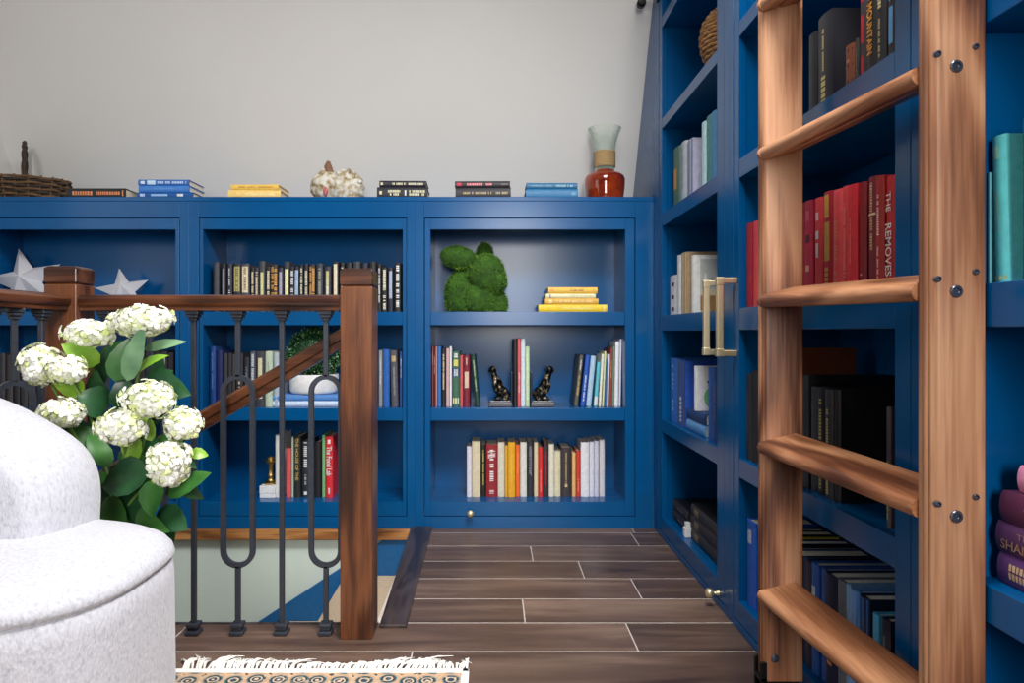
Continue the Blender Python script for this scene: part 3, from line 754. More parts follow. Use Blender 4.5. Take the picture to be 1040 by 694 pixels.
side_row([
    (821, 829.8, 1.437, (28, 29, 34), 'plain black book', []),
    (831, 846, 1.4525, (30, 30, 38), 'thick black book, gold title', [('bars', .36, .84, .14, (190, 172, 110)), ('bars', .06, .33, .36, (206, 188, 110))], {'d': .17}),
    (860, 868.6, 1.348, (128, 70, 50), 'small brown leather book', [('band', .84, .9, (60, 26, 20), .9), ('band', .5, .56, (60, 26, 20), .9), ('band', .1, .2, (60, 26, 20), .9), ('bars', .6, .8, .4, (196, 150, 110))], {'d': .1}),
    (868.8, 871.4, 1.352, (54, 58, 54), 'small grey-green book', [('bars', .2, .8, .4, (120, 130, 100))], {'d': .1}),
    (871.6, 880.2, 1.50, (48, 48, 54), 'charcoal book, red stripes', [('band', .30, .52, (170, 30, 52), .4), ('band', .02, .2, (170, 30, 52), .4), ('band', .62, .95, (170, 30, 52), .4)]),
    (880.5, 889.6, 1.48, (30, 28, 30), 'black book, orange capitals', [('text', .176, .852, .62, (230, 160, 44), 'COLD MOUNTAIN')]),
    (889.9, 899, 1.475, (40, 40, 44), 'black book, cream title', [('bars', .1, .42, .25, (200, 194, 140)), ('bars', .48, .95, .45, (206, 200, 150))]),
    (900.6, 909.2, 1.49, (38, 36, 44), 'dark book, sky blue label', [('band', .14, .42, (92, 156, 202), .5), ('band', .47, .8, (92, 170, 202), .45)]),
], RS[2][1], 'in black row behind ladder', 'black books behind the top rung')
RD = (196, 36, 48)
side_row([
    (759.6, 765, 1.089, (150, 26, 44), 'wine red book', []),
    (765.3, 772, 1.088, (212, 66, 70), 'coral red book', []),
    (772.4, 781, 1.09, (176, 30, 44), 'red book behind stile', []), (781.4, 790, 1.085, (206, 50, 58), 'light red book behind stile', []), (790.4, 799, 1.09, (160, 24, 40), 'dark red book behind stile', []),
    (799.4, 809, 1.08, (214, 60, 64), 'coral book behind stile', []), (809.4, 818, 1.085, (180, 30, 50), 'crimson book behind stile', []),
    (818.4, 825.6, 1.084, (188, 34, 66), 'crimson book, gold emblem', [('band', .8, .9, (216, 90, 110), .5), ('band', .58, .66, (90, 14, 30), .6), ('band', .3, .36, (230, 180, 130), .5)]),
    (826, 834.2, 1.083, (224, 60, 66), 'coral red book, white marks', [('band', .78, .86, (240, 200, 200), .35), ('band', .6, .68, WT, .35), ('band', .42, .56, (240, 220, 220), .3)]),
    (836, 845, 1.087, (170, 22, 40), 'dark red book, gold panel', [('band', .36, .72, (190, 150, 50), .6), ('band', .76, .97, (200, 160, 50), .5), ('bars', .05, .3, .5, (206, 150, 60))]),
    (845.4, 855.2, 1.083, (226, 76, 84), 'rose red book, faint title', [('bars', .05, .75, .35, (206, 130, 90))]),
    (855.5, 862.4, 1.083, (220, 62, 72), 'rosy red book, faint title', [('bars', .1, .85, .3, (236, 140, 130))]),
    (862.7, 872.6, 1.079, (222, 38, 56), 'bright red tall book', [('bars', .1, .7, .12, (240, 140, 140))]),
    (873, 880.4, 1.077, (140, 8, 30), 'deep crimson book', [('bars', .03, .2, .3, (236, 190, 190))]),
    (881, 891.2, 1.080, (120, 26, 48), 'maroon book, cream title', [('bars', .70, .95, .3, (206, 180, 130)), ('bars', .38, .66, .3, (206, 180, 130)), ('band', .675, .695, (236, 220, 180), .7)]),
    (891.6, 900.2, 1.074, (180, 40, 34), 'rust red book, white title', [('bars', .5, .86, .3, (240, 210, 200)), ('bars', .12, .42, .22, (240, 200, 190))]),
    (900.8, 909, 1.068, (206, 34, 44), 'red book, white capitals', [('text', .15, .60, .78, (248, 236, 234), 'REMOVES'), ('text', .70, .87, .6, (248, 236, 234), 'THE')]),
], RS[1][1], 'in red row', 'red books behind the ladder')
side_row([
    (759.6, 764.2, 0.69, (36, 38, 44), 'black book', [('bars', .2, .8, .2, (90, 92, 100))]), (764.4, 771, 0.70, (30, 30, 34), 'plain black book', []),
    (771.4, 782, 0.69, DK, 'black book behind stile', []),
    (816.4, 822, 0.708, (34, 36, 42), 'tall charcoal book', [], {'d': .19}),
    (822.4, 829, 0.684, (62, 62, 72), 'grey-black book', []),
    (829.3, 837, 0.684, (38, 38, 42), 'black book, bold gold title', [('bars', .04, .9, .42, (200, 182, 100))]),
    (838.6, 846.4, 0.684, (54, 54, 58), 'grey book, gold title', [('bars', .04, .85, .35, (190, 176, 110))]),
    (846.7, 853, 0.686, (24, 25, 30), 'large black book', [], {'d': .18}),
    (901, 905.4, 0.672, (70, 62, 70), 'thin book, yellow lettering', [('bars', .02, .55, .4, (190, 180, 100))]),
], RS[0][1], 'in black row above third rung', 'black books above the third rung')
side_row([
    (790, 797, 0.763, (124, 66, 36), 'big brown leather book', [('band', .1, .12, (80, 36, 20), .9)], {'d': .17, 'lean': 0, 'pages': (176, 140, 116)}),
], RS[0][1], 'standing tall behind the stile', None, 0.70)
side_row([
    (759.6, 769, 0.304, (28, 84, 178), 'cobalt blue book', [('band', .74, .9, (170, 180, 200), .4)]),
    (771, 777, 0.30, (24, 40, 84), 'navy book', []), (777.4, 784, 0.305, (30, 34, 44), 'black-blue book', []), (784.4, 790, 0.30, (200, 190, 70), 'olive yellow book', [], {'pages': (206, 196, 60)}),
    (790.4, 797, 0.305, (20, 34, 70), 'deep navy book', [], {'pages': (236, 232, 220)}), (797.4, 804, 0.30, (24, 26, 34), 'blue-black book', []), (804.4, 815, 0.306, (20, 60, 120), 'plain blue book', []),
    (816, 820, 0.309, (22, 44, 86), 'slim navy book', []), (820.3, 824.8, 0.306, (54, 46, 54), 'dark brown book', []),
    (825.4, 832.4, 0.312, (40, 104, 196), 'blue book, white patch', [('band', .3, .8, (200, 220, 244), .5)]),
    (832.7, 837.8, 0.310, (72, 108, 190), 'periwinkle blue book', []),
    (838.3, 850, 0.311, (24, 32, 66), 'navy book, orange title', [('bars', .2, .7, .5, (226, 140, 70))], {'pages': (236, 232, 222), 'd': .175}),
    (850.3, 859, 0.315, (104, 114, 126), 'slate grey book', [], {'pages': (240, 236, 226), 'd': .175}),
    (859.3, 863.6, 0.316, (130, 180, 228), 'light blue book', []),
    (863.9, 868.2, 0.311, (120, 172, 232), 'sky blue book', [('bars', .1, .8, .2, (180, 210, 240))], {'pages': (240, 236, 226), 'd': .175}),
    (868.5, 874, 0.316, (76, 140, 218), 'mid blue book', []),
    (874.3, 884.5, 0.316, (26, 40, 74), 'navy book, blue spine', [('band', .01, .99, (40, 104, 184), .9)], {'pages': (240, 238, 232), 'd': .175}),
    (888, 894, 0.300, (80, 180, 230), 'short cyan book', [], {'d': .12}),
    (894.5, 902.8, 0.300, (26, 32, 52), 'short black-blue book', [('bars', .1, .9, .3, (130, 140, 150))], {'d': .13}),
], 0.08, 'in blue floor row', 'blue books on the floor shelf behind the ladder')
side_row([
    (1002.6, 1006, 1.02, (70, 168, 176), 'slim teal book', []),
    (1008.6, 1033, 1.066, (98, 202, 206), 'broad turquoise book, gilt lines', [('bars', .1, .62, .10, (190, 180, 130)), ('band', .84, .93, (150, 206, 180), .4), ('band', .02, .05, (180, 196, 140), .8)], {'lean': -2.2, 't': 0.026}),
    (1035.5, 1062, 1.076, (44, 84, 72), 'dark green book, cream script', [('bars', .08, .9, .5, (190, 196, 150), 2)], {'t': 0.032}),
], RS[1][1], 'at picture edge above purple stack', 'teal and green books at the picture edge')
PU = [((92, 56, 112), 'violet book with worn gilt ornament, lowest of purple stack', [('bars', .06, .9, .55, (214, 180, 140), 2)], 0.925),
      ((88, 52, 94), 'purple book with dull gold capitals, middle of purple stack', [('text', .50, .95, .30, (150, 118, 96), 'SHANGHAI', -.18), ('text', .68, .82, .2, (150, 118, 96), 'THE', .2)], 0.928),
      ((92, 42, 72), 'plum book with small gilt title, upper of purple stack', [('text', .58, .80, .22, (170, 130, 96), 'True')], 0.921)]
zz = RS[0][1]
for c, l, mk, yf in PU:
    side_flat(l, yf, yf - 0.215, zz, 0.041, 0.15, c, mk, 0.688, 'purple books stacked at the picture edge'); zz += 0.0416
side_flat('pink book topping the purple stack at the picture edge', 0.905, 0.72, zz, 0.036, 0.13, (236, 150, 186), [('band', .7, .84, (200, 130, 206), .5)], 0.70, 'purple books stacked at the picture edge')

# ------------------------------------------------------------------ ladder
ladder = thing('library_ladder', 'walnut library ladder with thick rungs standing before the side bookcase', 'ladder', (0.6, 1.15, 0))
def L(o): o.location = (-0.6, -1.15, 0); return o
def stile(y0, y1, x0, x1, label):
    mb = MB(); c = 0.004
    # rounded front edge with two shallow grooves
    pr = [(x1, y0), (x1, y1), (x0 + 0.008, y1), (x0 + 0.002, y1 - 0.006), (x0, y1 - 0.014), (x0 + 0.0015, y1 - 0.017), (x0, y1 - 0.02), (x0, y0 + 0.016), (x0 + 0.002, y0 + 0.012), (x0 + 0.001, y0 + 0.008), (x0 + 0.006, y0 + 0.001), (x0 + 0.010, y0)]
    mb.prism(pr, 0.09, 2.20, lambda x, y, z: (x, y, z))
    o = L(mb.build('stile', WOOD_Z, ladder, smooth=40, bevel=0.0025)); o['label'] = label
    return o
s_near = stile(0.909, 0.949, 0.587, 0.6575, 'upright nearer the camera, bolted'); s_far = stile(1.386, 1.424, 0.5505, 0.631, 'upright farther from the camera')
for zf, zn in ((1.466, 1.456), (1.164, 1.156), (0.864, 0.856), (0.566, 0.556), (0.264, 0.256)):
    mb = MB(); th = 0.0135
    prof = []
    for i in range(9):
        a = math.pi / 2 + math.pi * i / 8
        prof.append((0.0125 + 0.0125 * math.cos(a), th * math.sin(a)))
    prof += [(0.030, -th), (0.034, -th + 0.004), (0.040, -th + 0.004), (0.044, -th), (0.0815, -th), (0.084, -th + 0.003), (0.084, th - 0.003), (0.0815, th)]
    ca, sa = math.cos(math.radians(14)), math.sin(math.radians(14))
    prof = [(0.0125 + (x - 0.0125) * ca - z * sa, (x - 0.0125) * sa + z * ca) for x, z in prof]
    va = [(0.5395 + x, 1.3862, zf + z) for x, z in prof]; vb = [(0.581 + x * 0.9, 0.9488, zn + z) for x, z in prof]
    n = len(prof)
    mb.add(va + vb, [list(range(n)), [n + i for i in range(n)][::-1]] + [[i, n + i, n + (i + 1) % n, (i + 1) % n] for i in range(n)])
    # rounded horns that hook past the uprights' front edges
    for (yy, xo, zc) in ((1.386, 0.5395, zf), (0.949, 0.581, zn)):
        s = 1 if yy > 1.2 else -1
        mb.tube([(xo + 0.0125, yy - s * 0.006, zc), (xo + 0.0125, yy + s * 0.004, zc)], 0.0132, 16)
    L(mb.build('rung', WOOD_Y, ladder, smooth=40))
    for dx, dz, r in ((0.618, 0, 0.0088), (0.5935, 0.0165, 0.0045), (0.6435, 0.026, 0.0045)):
        mb = MB(); M = Matrix.Translation((dx, 0.9095, zn + dz - 0.001)) @ Matrix.Rotation(math.radians(90), 4, 'X')
        mb.lathe([(r, -0.002), (r, 0.0015), (r * 0.82, 0.0035), (r * 0.5, 0.0035), (r * 0.45, 0.001), (0.0002, 0.001)], 20, M=M)
        mb.build('bolt', STEEL, s_near, smooth=40)
mb = MB(); M = Matrix.Translation((0.574, 1.3865, 0.138)) @ Matrix.Rotation(math.radians(90), 4, 'X')
mb.lathe([(0.0085, -0.002), (0.0085, 0.002), (0.006, 0.0045), (0.0002, 0.005)], 20, M=M); mb.build('bolt', STEEL, s_far, smooth=40)
for yc in (0.929, 1.405):
    mb = MB(); mb.tube([(0.585, yc - 0.012, 0.045), (0.585, yc + 0.012, 0.045)], 0.045, 24)
    w_ = mb.build('wheel', BLACKM, None, smooth=40, bevel=0.004)
    mb = MB(); mb.box(0.545, 0.625, yc - 0.0185, yc - 0.0135, 0.03, 0.13); mb.box(0.545, 0.625, yc + 0.0135, yc + 0.0185, 0.03, 0.13); mb.box(0.545, 0.625, yc - 0.0185, yc + 0.0185, 0.088, 0.098)
    w_.parent = L(mb.build('wheel_fork', BLACKM, ladder, bevel=0.003))
    mb = MB(); mb.box(0.594, 0.614, yc - 0.022, yc - 0.019, 2.05, 2.16); mb.tube([(0.604, yc - 0.02, 2.160), (0.604, yc + 0.02, 2.160)], 0.013, 14)
    L(mb.build('roller_hook', BLACKM, ladder, smooth=40))

# ------------------------------------------------------------------ balustrade
NY = 1.777; NW = 0.084
def newel(x0, ztop, label, y0=NY):
    xc, yc = x0 + NW / 2, y0 + NW / 2
    t = thing('newel_post', label, 'newel post', (xc, yc, 0), (0, 0, 0), 'dark stained newel posts')
    w = NW / 2
    mb = MB(); mb.box(-w, w, -w, w, 0.0, ztop - 0.048); mb.box(-w + 0.003, w - 0.003, -w + 0.003, w - 0.003, ztop - 0.048, ztop - 0.044)
    mb.build('post', NEWEL_Z, t, bevel=0.003)
    mb = MB(); mb.box(-w - 0.001, w + 0.001, -w - 0.001, w + 0.001, ztop - 0.044, ztop - 0.004)
    mb.rings([[(-w, -w, ztop - 0.004), (w, -w, ztop - 0.004), (w, w, ztop - 0.004), (-w, w, ztop - 0.004)], [(-w + .006, -w + .006, ztop), (w - .006, -w + .006, ztop), (w - .006, w - .006, ztop), (-w + .006, w - .006, ztop)]])
    mb.build('cap', NEWEL_X, t, bevel=0.003)
    return t
n1 = newel(-0.3965, 0.968, 'stained oak newel post at the landing edge beside the threshold strip')
n2 = newel(-1.168, 0.974, 'stained oak corner newel post behind the hydrangea')
n3 = newel(-1.168, 0.974, 'stained oak newel post behind the white armchair', 1.402)

def rail_profile():
    return [(-0.026, 0.012), (-0.030, 0.020), (-0.030, 0.030), (-0.024, 0.038), (-0.010, 0.0415), (0.010, 0.0415), (0.024, 0.038), (0.030, 0.030), (0.030, 0.020), (0.026, 0.012), (0.022, 0.010), (0.022, 0.0), (-0.022, 0.0), (-0.022, 0.010)]
def handrail(a, b, mat, name, label, up=None, prof=None):
    a, b = Vector(a), Vector(b); t = (b - a).normalized()
    side = t.cross(Vector((0, 0, 1))).normalized(); upv = side.cross(t)
    pr = prof or rail_profile(); n = len(pr); mb = MB()
    v = [tuple(side * x + upv * z) for x, z in pr] + [tuple(b - a + side * x + upv * z) for x, z in pr]
    mb.add(v, [list(range(n)), [n + i for i in range(n)][::-1]] + [[i, n + i, n + (i + 1) % n, (i + 1) % n] for i in range(n)])
    o = mb.build(name, mat, None, smooth=30, loc=a)
    return tag(o, label, 'handrail')
RZ = 0.8585
xl, xr = -1.168 + NW + 0.001, -0.3965 - 0.001
BY = 1.80
handrail((xl, BY + .012, RZ), (xr, BY + .012, RZ), NEWEL_X, 'handrail', 'level stained oak handrail between the two newel posts')
handrail((-1.126, NY - 0.001, RZ), (-1.126, 1.487, RZ), NEWEL_Y, 'handrail', 'short handrail running from the corner newel towards the armchair')
sl = 0.59
hr = handrail((-0.33, 1.888, 0.818), (-1.60, 1.888, 0.818 - 1.27 * sl), NEWEL_X, 'stair_handrail', 'sloping stained oak handrail descending with the stairs behind the balusters', None, [(-0.024, 0.012), (-0.024, 0.03), (-0.016, 0.038), (0.016, 0.038), (0.024, 0.03), (0.024, 0.012), (0.018, 0.008), (0.018, -0.010), (-0.018, -0.010), (-0.018, 0.008)])
def baluster(x, y, forked, label, yaw=0.0, z0=0.0):
    t = thing('baluster', label, 'baluster', (x, y, z0), (0, 0, yaw), 'forged iron balusters')
    b = 0.0064; top = RZ
    mb = MB()
    if not forked:
        mb.box(-b, b, -b, b, 0.0, top); mb.build('bar', IRON, t, bevel=0.0015)
    else:
        r, za, zb = 0.039, 0.688, 0.176
        mb.box(-b, b, -b, b, za - 0.006, top); mb.build('bar', IRON, t, bevel=0.0015)
        mb = MB(); mb.box(-b, b, -b, b, 0.0, zb + 0.006); mb.build('bar', IRON, t, bevel=0.0015)
        path = []
        for i in range(13):
            a = math.pi * i / 12; path.append((r * math.cos(a), 0, za - 0.006 - r + r * math.sin(a)))
        for i in range(13):
            a = math.pi + math.pi * i / 12; path.append((r * math.cos(a), 0, zb + 0.006 + r + r * math.sin(a)))
        mb = MB(); mb.tube(path, b, closed=True, square=True); mb.build('loop', IRON, t, smooth=40)
    mb = MB()
    mb.box(-0.0175, 0.0175, -0.0175, 0.0175, 0.0, 0.012); mb.box(-0.013, 0.013, -0.013, 0.013, 0.012, 0.020); mb.box(-0.016, 0.016, -0.016, 0.016, 0.020, 0.031)
    mb.build('shoe', IRON, t, bevel=0.003)
    mb = MB()
    mb.box(-0.0175, 0.0175, -0.0175, 0.0175, top - 0.011, top); mb.box(-0.0145, 0.0145, -0.0145, 0.0145, top - 0.019, top - 0.011); mb.box(-0.0105, 0.0105, -0.0105, 0.0105, top - 0.027, top - 0.019)
    mb.build('collar', IRON, t, bevel=0.002)
names = {330: (1, 'forked iron baluster nearest the landing newel post'), 285: (0, 'plain iron baluster between the two forked ones beside the newel'),
         240: (1, 'forked iron baluster second from the landing newel, crossed by sloping rail'), 195: (0, 'plain iron baluster at the hydrangea edge beside the armchair'),
         150: (1, 'forked iron baluster hidden among the hydrangea leaves'), 105: (0, 'plain iron baluster directly behind the hydrangea, by the corner newel')}
for px, (fk, lb) in names.items(): baluster(wx(px, BY), BY + .012, fk, lb)
baluster(-1.126, 1.705, 0, 'plain iron baluster of the short rail beside the corner newel', math.pi / 2)
baluster(-1.126, 1.607, 1, 'forked iron baluster peeking over the armchair back', math.pi / 2 - 0.6)
baluster(-1.126, 1.535, 0, 'plain iron baluster of the short rail hidden by the armchair', math.pi / 2)

# ------------------------------------------------------------------ armchair
chair = thing('armchair', 'rounded white boucle armchair on the rug in the front corner', 'armchair', (-1.15, 1.12, 0))
def supell(a, b, n=64, e=3.0):
    pts = []
    for i in range(n):
        t = 2 * math.pi * i / n; c, s = math.cos(t), math.sin(t)
        pts.append((a * math.copysign(abs(c) ** (2 / e), c), b * math.copysign(abs(s) ** (2 / e), s)))
    return pts
A, B = 0.590, 0.272
mb = MB(); rg = []
for z, ins in ((0.012, 0.035), (0.02, 0.01), (0.05, 0.0), (0.18, -0.002), (0.36, 0.0), (0.392, 0.002), (0.398, 0.007)):
    rg.append([(x, y, z) for x, y in supell(A - ins, B - ins)])
mb.rings(rg); o = mb.build('base', BOUCLE, chair, smooth=60)
mb = MB(); rg = []
for z, ins in ((0.394, 0.010), (0.398, 0.003), (0.405, -0.001), (0.415, 0.002), (0.425, 0.010), (0.434, 0.026), (0.441, 0.052), (0.446, 0.10), (0.449, 0.16), (0.450, 0.22)):
    rg.append([(x, y, z) for x, y in supell(A - ins, B - ins)])
mb.rings(rg); mb.build('seat', BOUCLE, chair, smooth=60)
# backrest: silhouette in x-z, rounded in depth
half = [(-0.760, 0.425), (-0.757, 0.47), (-0.758, 0.51), (-0.768, 0.548), (-0.787, 0.58), (-0.813, 0.605), (-0.848, 0.628), (-0.902, 0.659), (-0.96, 0.684), (-1.05, 0.708), (-1.15, 0.716)]
sil = [(x + 1.15, z) for x, z in half] + [(-(x + 1.15), z) for x, z in half[::-1][1:]]
nrm = []
for i in range(len(sil)):
    a = Vector(sil[max(i - 1, 0)]); b = Vector(sil[min(i + 1, len(sil) - 1)]); d = (b - a).normalized()
    nrm.append(Vector((d.y, -d.x)))
rg = []
for k in range(13):
    a = math.pi * k / 12
    y = 0.145 - 0.115 * math.cos(a); ins = 0.075 * (1 - math.sin(a) ** 0.6)
    ring = [(sil[i][0] - nrm[i].x * ins, y, sil[i][1] - nrm[i].y * ins) for i in range(len(sil))]
    rg.append(ring + [(ring[-1][0], y, 0.41), (ring[0][0], y, 0.41)])
mb = MB(); mb.rings(rg); o = mb.build('backrest', BOUCLE, chair, smooth=60)
sd = o.modifiers.new('soft', 'SUBSURF'); sd.levels = 1; sd.render_levels = 2

# ------------------------------------------------------------------ rug
def rug_material():
    m, nt, b = newmat('woven_rug')
    v = coords(nt)
    vo = N(nt, 'ShaderNodeTexVoronoi'); vo.inputs['Scale'].default_value = 1 / 0.05; vo.inputs['Randomness'].default_value = 0.25
    nt.links.new(v, vo.inputs['Vector'])
    c1 = ramp(nt, vo.outputs['Distance'], [(0.0, (214, 190, 160)), (0.10, (40, 62, 84)), (0.2, (206, 186, 156)), (0.27, (46, 56, 66)), (0.36, (70, 110, 120)), (0.42, (196, 160, 128)), (0.55, (206, 174, 142)), (0.64, (70, 60, 58))], 'CONSTANT')
    n1 = N(nt, 'ShaderNodeTexNoise'); n1.inputs['Scale'].default_value = 90
    nt.links.new(v, n1.inputs['Vector'])
    mx = N(nt, 'ShaderNodeMixRGB'); mx.inputs['Color2'].default_value = lin((216, 190, 160))
    rr = ramp(nt, n1.outputs['Fac'], [(0.58, (0, 0, 0)), (0.7, (255, 255, 255))])
    nt.links.new(rr, mx.inputs['Fac']); nt.links.new(c1, mx.inputs['Color1'])
    nt.links.new(mx.outputs['Color'], b.inputs['Base Color']); b.inputs['Roughness'].default_value = 0.95
    bump(nt, b, n1.outputs['Fac'], 0.5, 0.003)
    return m
IVORY = plain((246, 243, 236), 0.95, 0, 0.06, 160, 0.2, 0.2)
rug = thing('rug', 'patterned tan and navy rug with white fringe under the armchair', 'rug', (-0.9, 1.0, 0))
mb = MB(); mb.box(-0.15, 0.828, -0.8, 0.590, 0.0005, 0.008); mb.build('pile', rug_material(), rug, bevel=0.002)
mb = MB(); mb.box(0.828, 0.846, -0.8, 0.608, 0.0005, 0.0095); mb.box(-0.15, 0.846, 0.590, 0.608, 0.0005, 0.0095); mb.build('binding', IVORY, rug, bevel=0.003)
rf = random.Random(11); mb = MB()
x = 0.17
while x < 0.842:
    Lf = 0.062 + 0.018 * math.sin(x * 9 + 1) + rf.uniform(-0.016, 0.016)
    if 0.44 < x < 0.84: Lf *= 0.62 + 0.2 * math.sin(x * 21)
    sl_ = rf.uniform(-0.5, 0.5) + (0.8 if 0.44 < x < 0.75 else 0)
    for q in range(3):
        a0 = sl_ + rf.uniform(-0.35, 0.35); l = Lf * rf.uniform(0.75, 1.15)
        p = [(x, 0.606, 0.005)]
        for k in range(1, 5):
            p.append((x + a0 * l * k / 4 * (0.6 + 0.4 * k / 4), 0.606 + l * k / 4, 0.005 + 0.006 * math.sin(k) + rf.uniform(0, 0.006) * (1 if k < 4 else 0.2)))
        mb.tube(p, [0.0021, 0.0024, 0.0021, 0.0016, 0.0007], 5)
    x += rf.uniform(0.006, 0.010)
fr = mb.build('fringe', IVORY, rug, smooth=60)

# ------------------------------------------------------------------ hydrangea
hyd = thing('hydrangea', 'potted white hydrangea with nine flower heads behind the armchair', 'plant', (-0.91, 1.575, 0.0098))
ho = Vector((-0.91, 1.575, 0.0098))
mb = MB(); mb.lathe([(0.09, 0.0), (0.095, 0.01), (0.115, 0.25), (0.122, 0.255), (0.122, 0.285), (0.112, 0.285), (0.110, 0.262), (0.0, 0.26)], 36, cap=False)
mb.build('pot', plain((226, 222, 214), 0.5), hyd, smooth=45)
mb = MB(); mb.lathe([(0.11, 0.262), (0.06, 0.27), (0.001, 0.272)], 24, cap=False); mb.build('soil', plain((52, 38, 28), 0.95), hyd)
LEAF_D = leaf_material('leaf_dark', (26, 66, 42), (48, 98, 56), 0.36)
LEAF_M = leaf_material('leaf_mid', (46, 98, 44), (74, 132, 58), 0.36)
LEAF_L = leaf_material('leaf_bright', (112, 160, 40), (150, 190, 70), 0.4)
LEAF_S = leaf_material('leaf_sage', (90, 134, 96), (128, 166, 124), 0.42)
STEM = leaf_material('stem_green', (90, 130, 50), (130, 160, 80), 0.5)
PET = leaf_material('petal', (240, 243, 214), (253, 253, 248), 0.7)
PETG = leaf_material('petal_green', (212, 226, 140), (236, 242, 190), 0.7)
def leaf(mb, base, tip, w, mi, fold=0.25, droop=0.15, nrm=None):
    """pointed ovate blade with a folded midrib; w half width"""
    base, tip = Vector(base), Vector(tip); ax = tip - base; l = ax.length; t = ax / l
    n = Vector(nrm or (0.15, -1, 0.35)); n = (n - t * n.dot(t)).normalized(); s = t.cross(n)
    K = 9; v = []; f = []
    for k in range(K + 1):
        u = k / K; ww = w * (math.sin(math.pi * min(1, u ** 0.75)) ** 0.8) * (1.0 if k % 2 == 0 or k in (0, K) else 1.06)
        c = base + ax * u - n * (droop * l * (u - 0.5) ** 2 * 2)
        v += [tuple(c + s * ww + n * ww * fold), tuple(c + s * ww * 0.5 + n * ww * fold * 0.6), tuple(c), tuple(c - s * ww * 0.5 + n * ww * fold * 0.6), tuple(c - s * ww + n * ww * fold)]
    for k in range(K):
        for j in range(4): f.append([k * 5 + j, k * 5 + j + 1, (k + 1) * 5 + j + 1, (k + 1) * 5 + j])
    mb.add(v, f, mi)
mb = MB()
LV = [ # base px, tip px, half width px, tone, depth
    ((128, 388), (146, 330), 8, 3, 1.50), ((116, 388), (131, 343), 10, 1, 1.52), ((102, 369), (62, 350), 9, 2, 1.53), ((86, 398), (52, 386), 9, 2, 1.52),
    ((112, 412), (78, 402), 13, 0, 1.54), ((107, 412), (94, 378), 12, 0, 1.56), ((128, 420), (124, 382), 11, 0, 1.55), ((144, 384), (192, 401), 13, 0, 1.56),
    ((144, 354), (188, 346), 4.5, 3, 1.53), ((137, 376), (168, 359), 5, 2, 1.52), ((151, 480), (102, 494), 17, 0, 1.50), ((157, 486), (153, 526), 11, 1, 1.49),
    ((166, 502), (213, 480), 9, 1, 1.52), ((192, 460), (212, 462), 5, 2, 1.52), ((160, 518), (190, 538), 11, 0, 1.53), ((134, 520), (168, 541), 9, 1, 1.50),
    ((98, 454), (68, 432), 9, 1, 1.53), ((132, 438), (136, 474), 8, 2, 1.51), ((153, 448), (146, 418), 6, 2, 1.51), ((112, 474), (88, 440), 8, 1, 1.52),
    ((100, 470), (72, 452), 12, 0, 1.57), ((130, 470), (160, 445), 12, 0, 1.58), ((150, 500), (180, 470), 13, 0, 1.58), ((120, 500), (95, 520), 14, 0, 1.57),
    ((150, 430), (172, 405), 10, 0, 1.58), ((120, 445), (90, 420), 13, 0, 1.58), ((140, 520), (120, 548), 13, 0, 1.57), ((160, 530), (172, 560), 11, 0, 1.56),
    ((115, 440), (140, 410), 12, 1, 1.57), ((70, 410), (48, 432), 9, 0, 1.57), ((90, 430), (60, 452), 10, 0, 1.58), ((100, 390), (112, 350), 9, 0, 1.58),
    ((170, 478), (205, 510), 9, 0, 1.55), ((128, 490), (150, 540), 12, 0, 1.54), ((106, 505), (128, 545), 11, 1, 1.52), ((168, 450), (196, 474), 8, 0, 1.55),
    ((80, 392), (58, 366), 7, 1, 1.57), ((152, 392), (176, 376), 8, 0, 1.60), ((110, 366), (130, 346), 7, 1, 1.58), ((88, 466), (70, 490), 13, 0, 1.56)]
rl = random.Random(5)
for k in range(16):
    bx, by = rl.uniform(92, 160), rl.uniform(400, 535); an = rl.uniform(0, 6.28); ln = rl.uniform(26, 40)
    LV.append(((bx, by), (bx + ln * math.cos(an), by + ln * math.sin(an)), rl.uniform(8, 12), rl.choice([0, 1, 1]), rl.uniform(1.57, 1.63)))
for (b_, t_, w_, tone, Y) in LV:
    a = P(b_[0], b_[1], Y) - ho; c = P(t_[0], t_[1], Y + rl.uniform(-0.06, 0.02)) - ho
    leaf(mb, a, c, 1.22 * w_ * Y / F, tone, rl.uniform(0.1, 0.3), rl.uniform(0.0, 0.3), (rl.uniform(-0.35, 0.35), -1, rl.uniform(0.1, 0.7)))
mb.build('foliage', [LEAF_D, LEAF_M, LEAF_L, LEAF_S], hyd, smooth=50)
FL = [((145, 326), (31, 15), 1.50), ((90, 339), (24, 14), 1.52), ((42, 371), (21, 20), 1.50), ((67, 376), (19, 12), 1.47), ((62, 420), (21, 14), 1.47),
      ((152, 406), (25, 19), 1.46), ((123, 434), (24, 17), 1.45), ((186, 430), (18, 16), 1.48), ((172, 471), (19, 23), 1.46)]
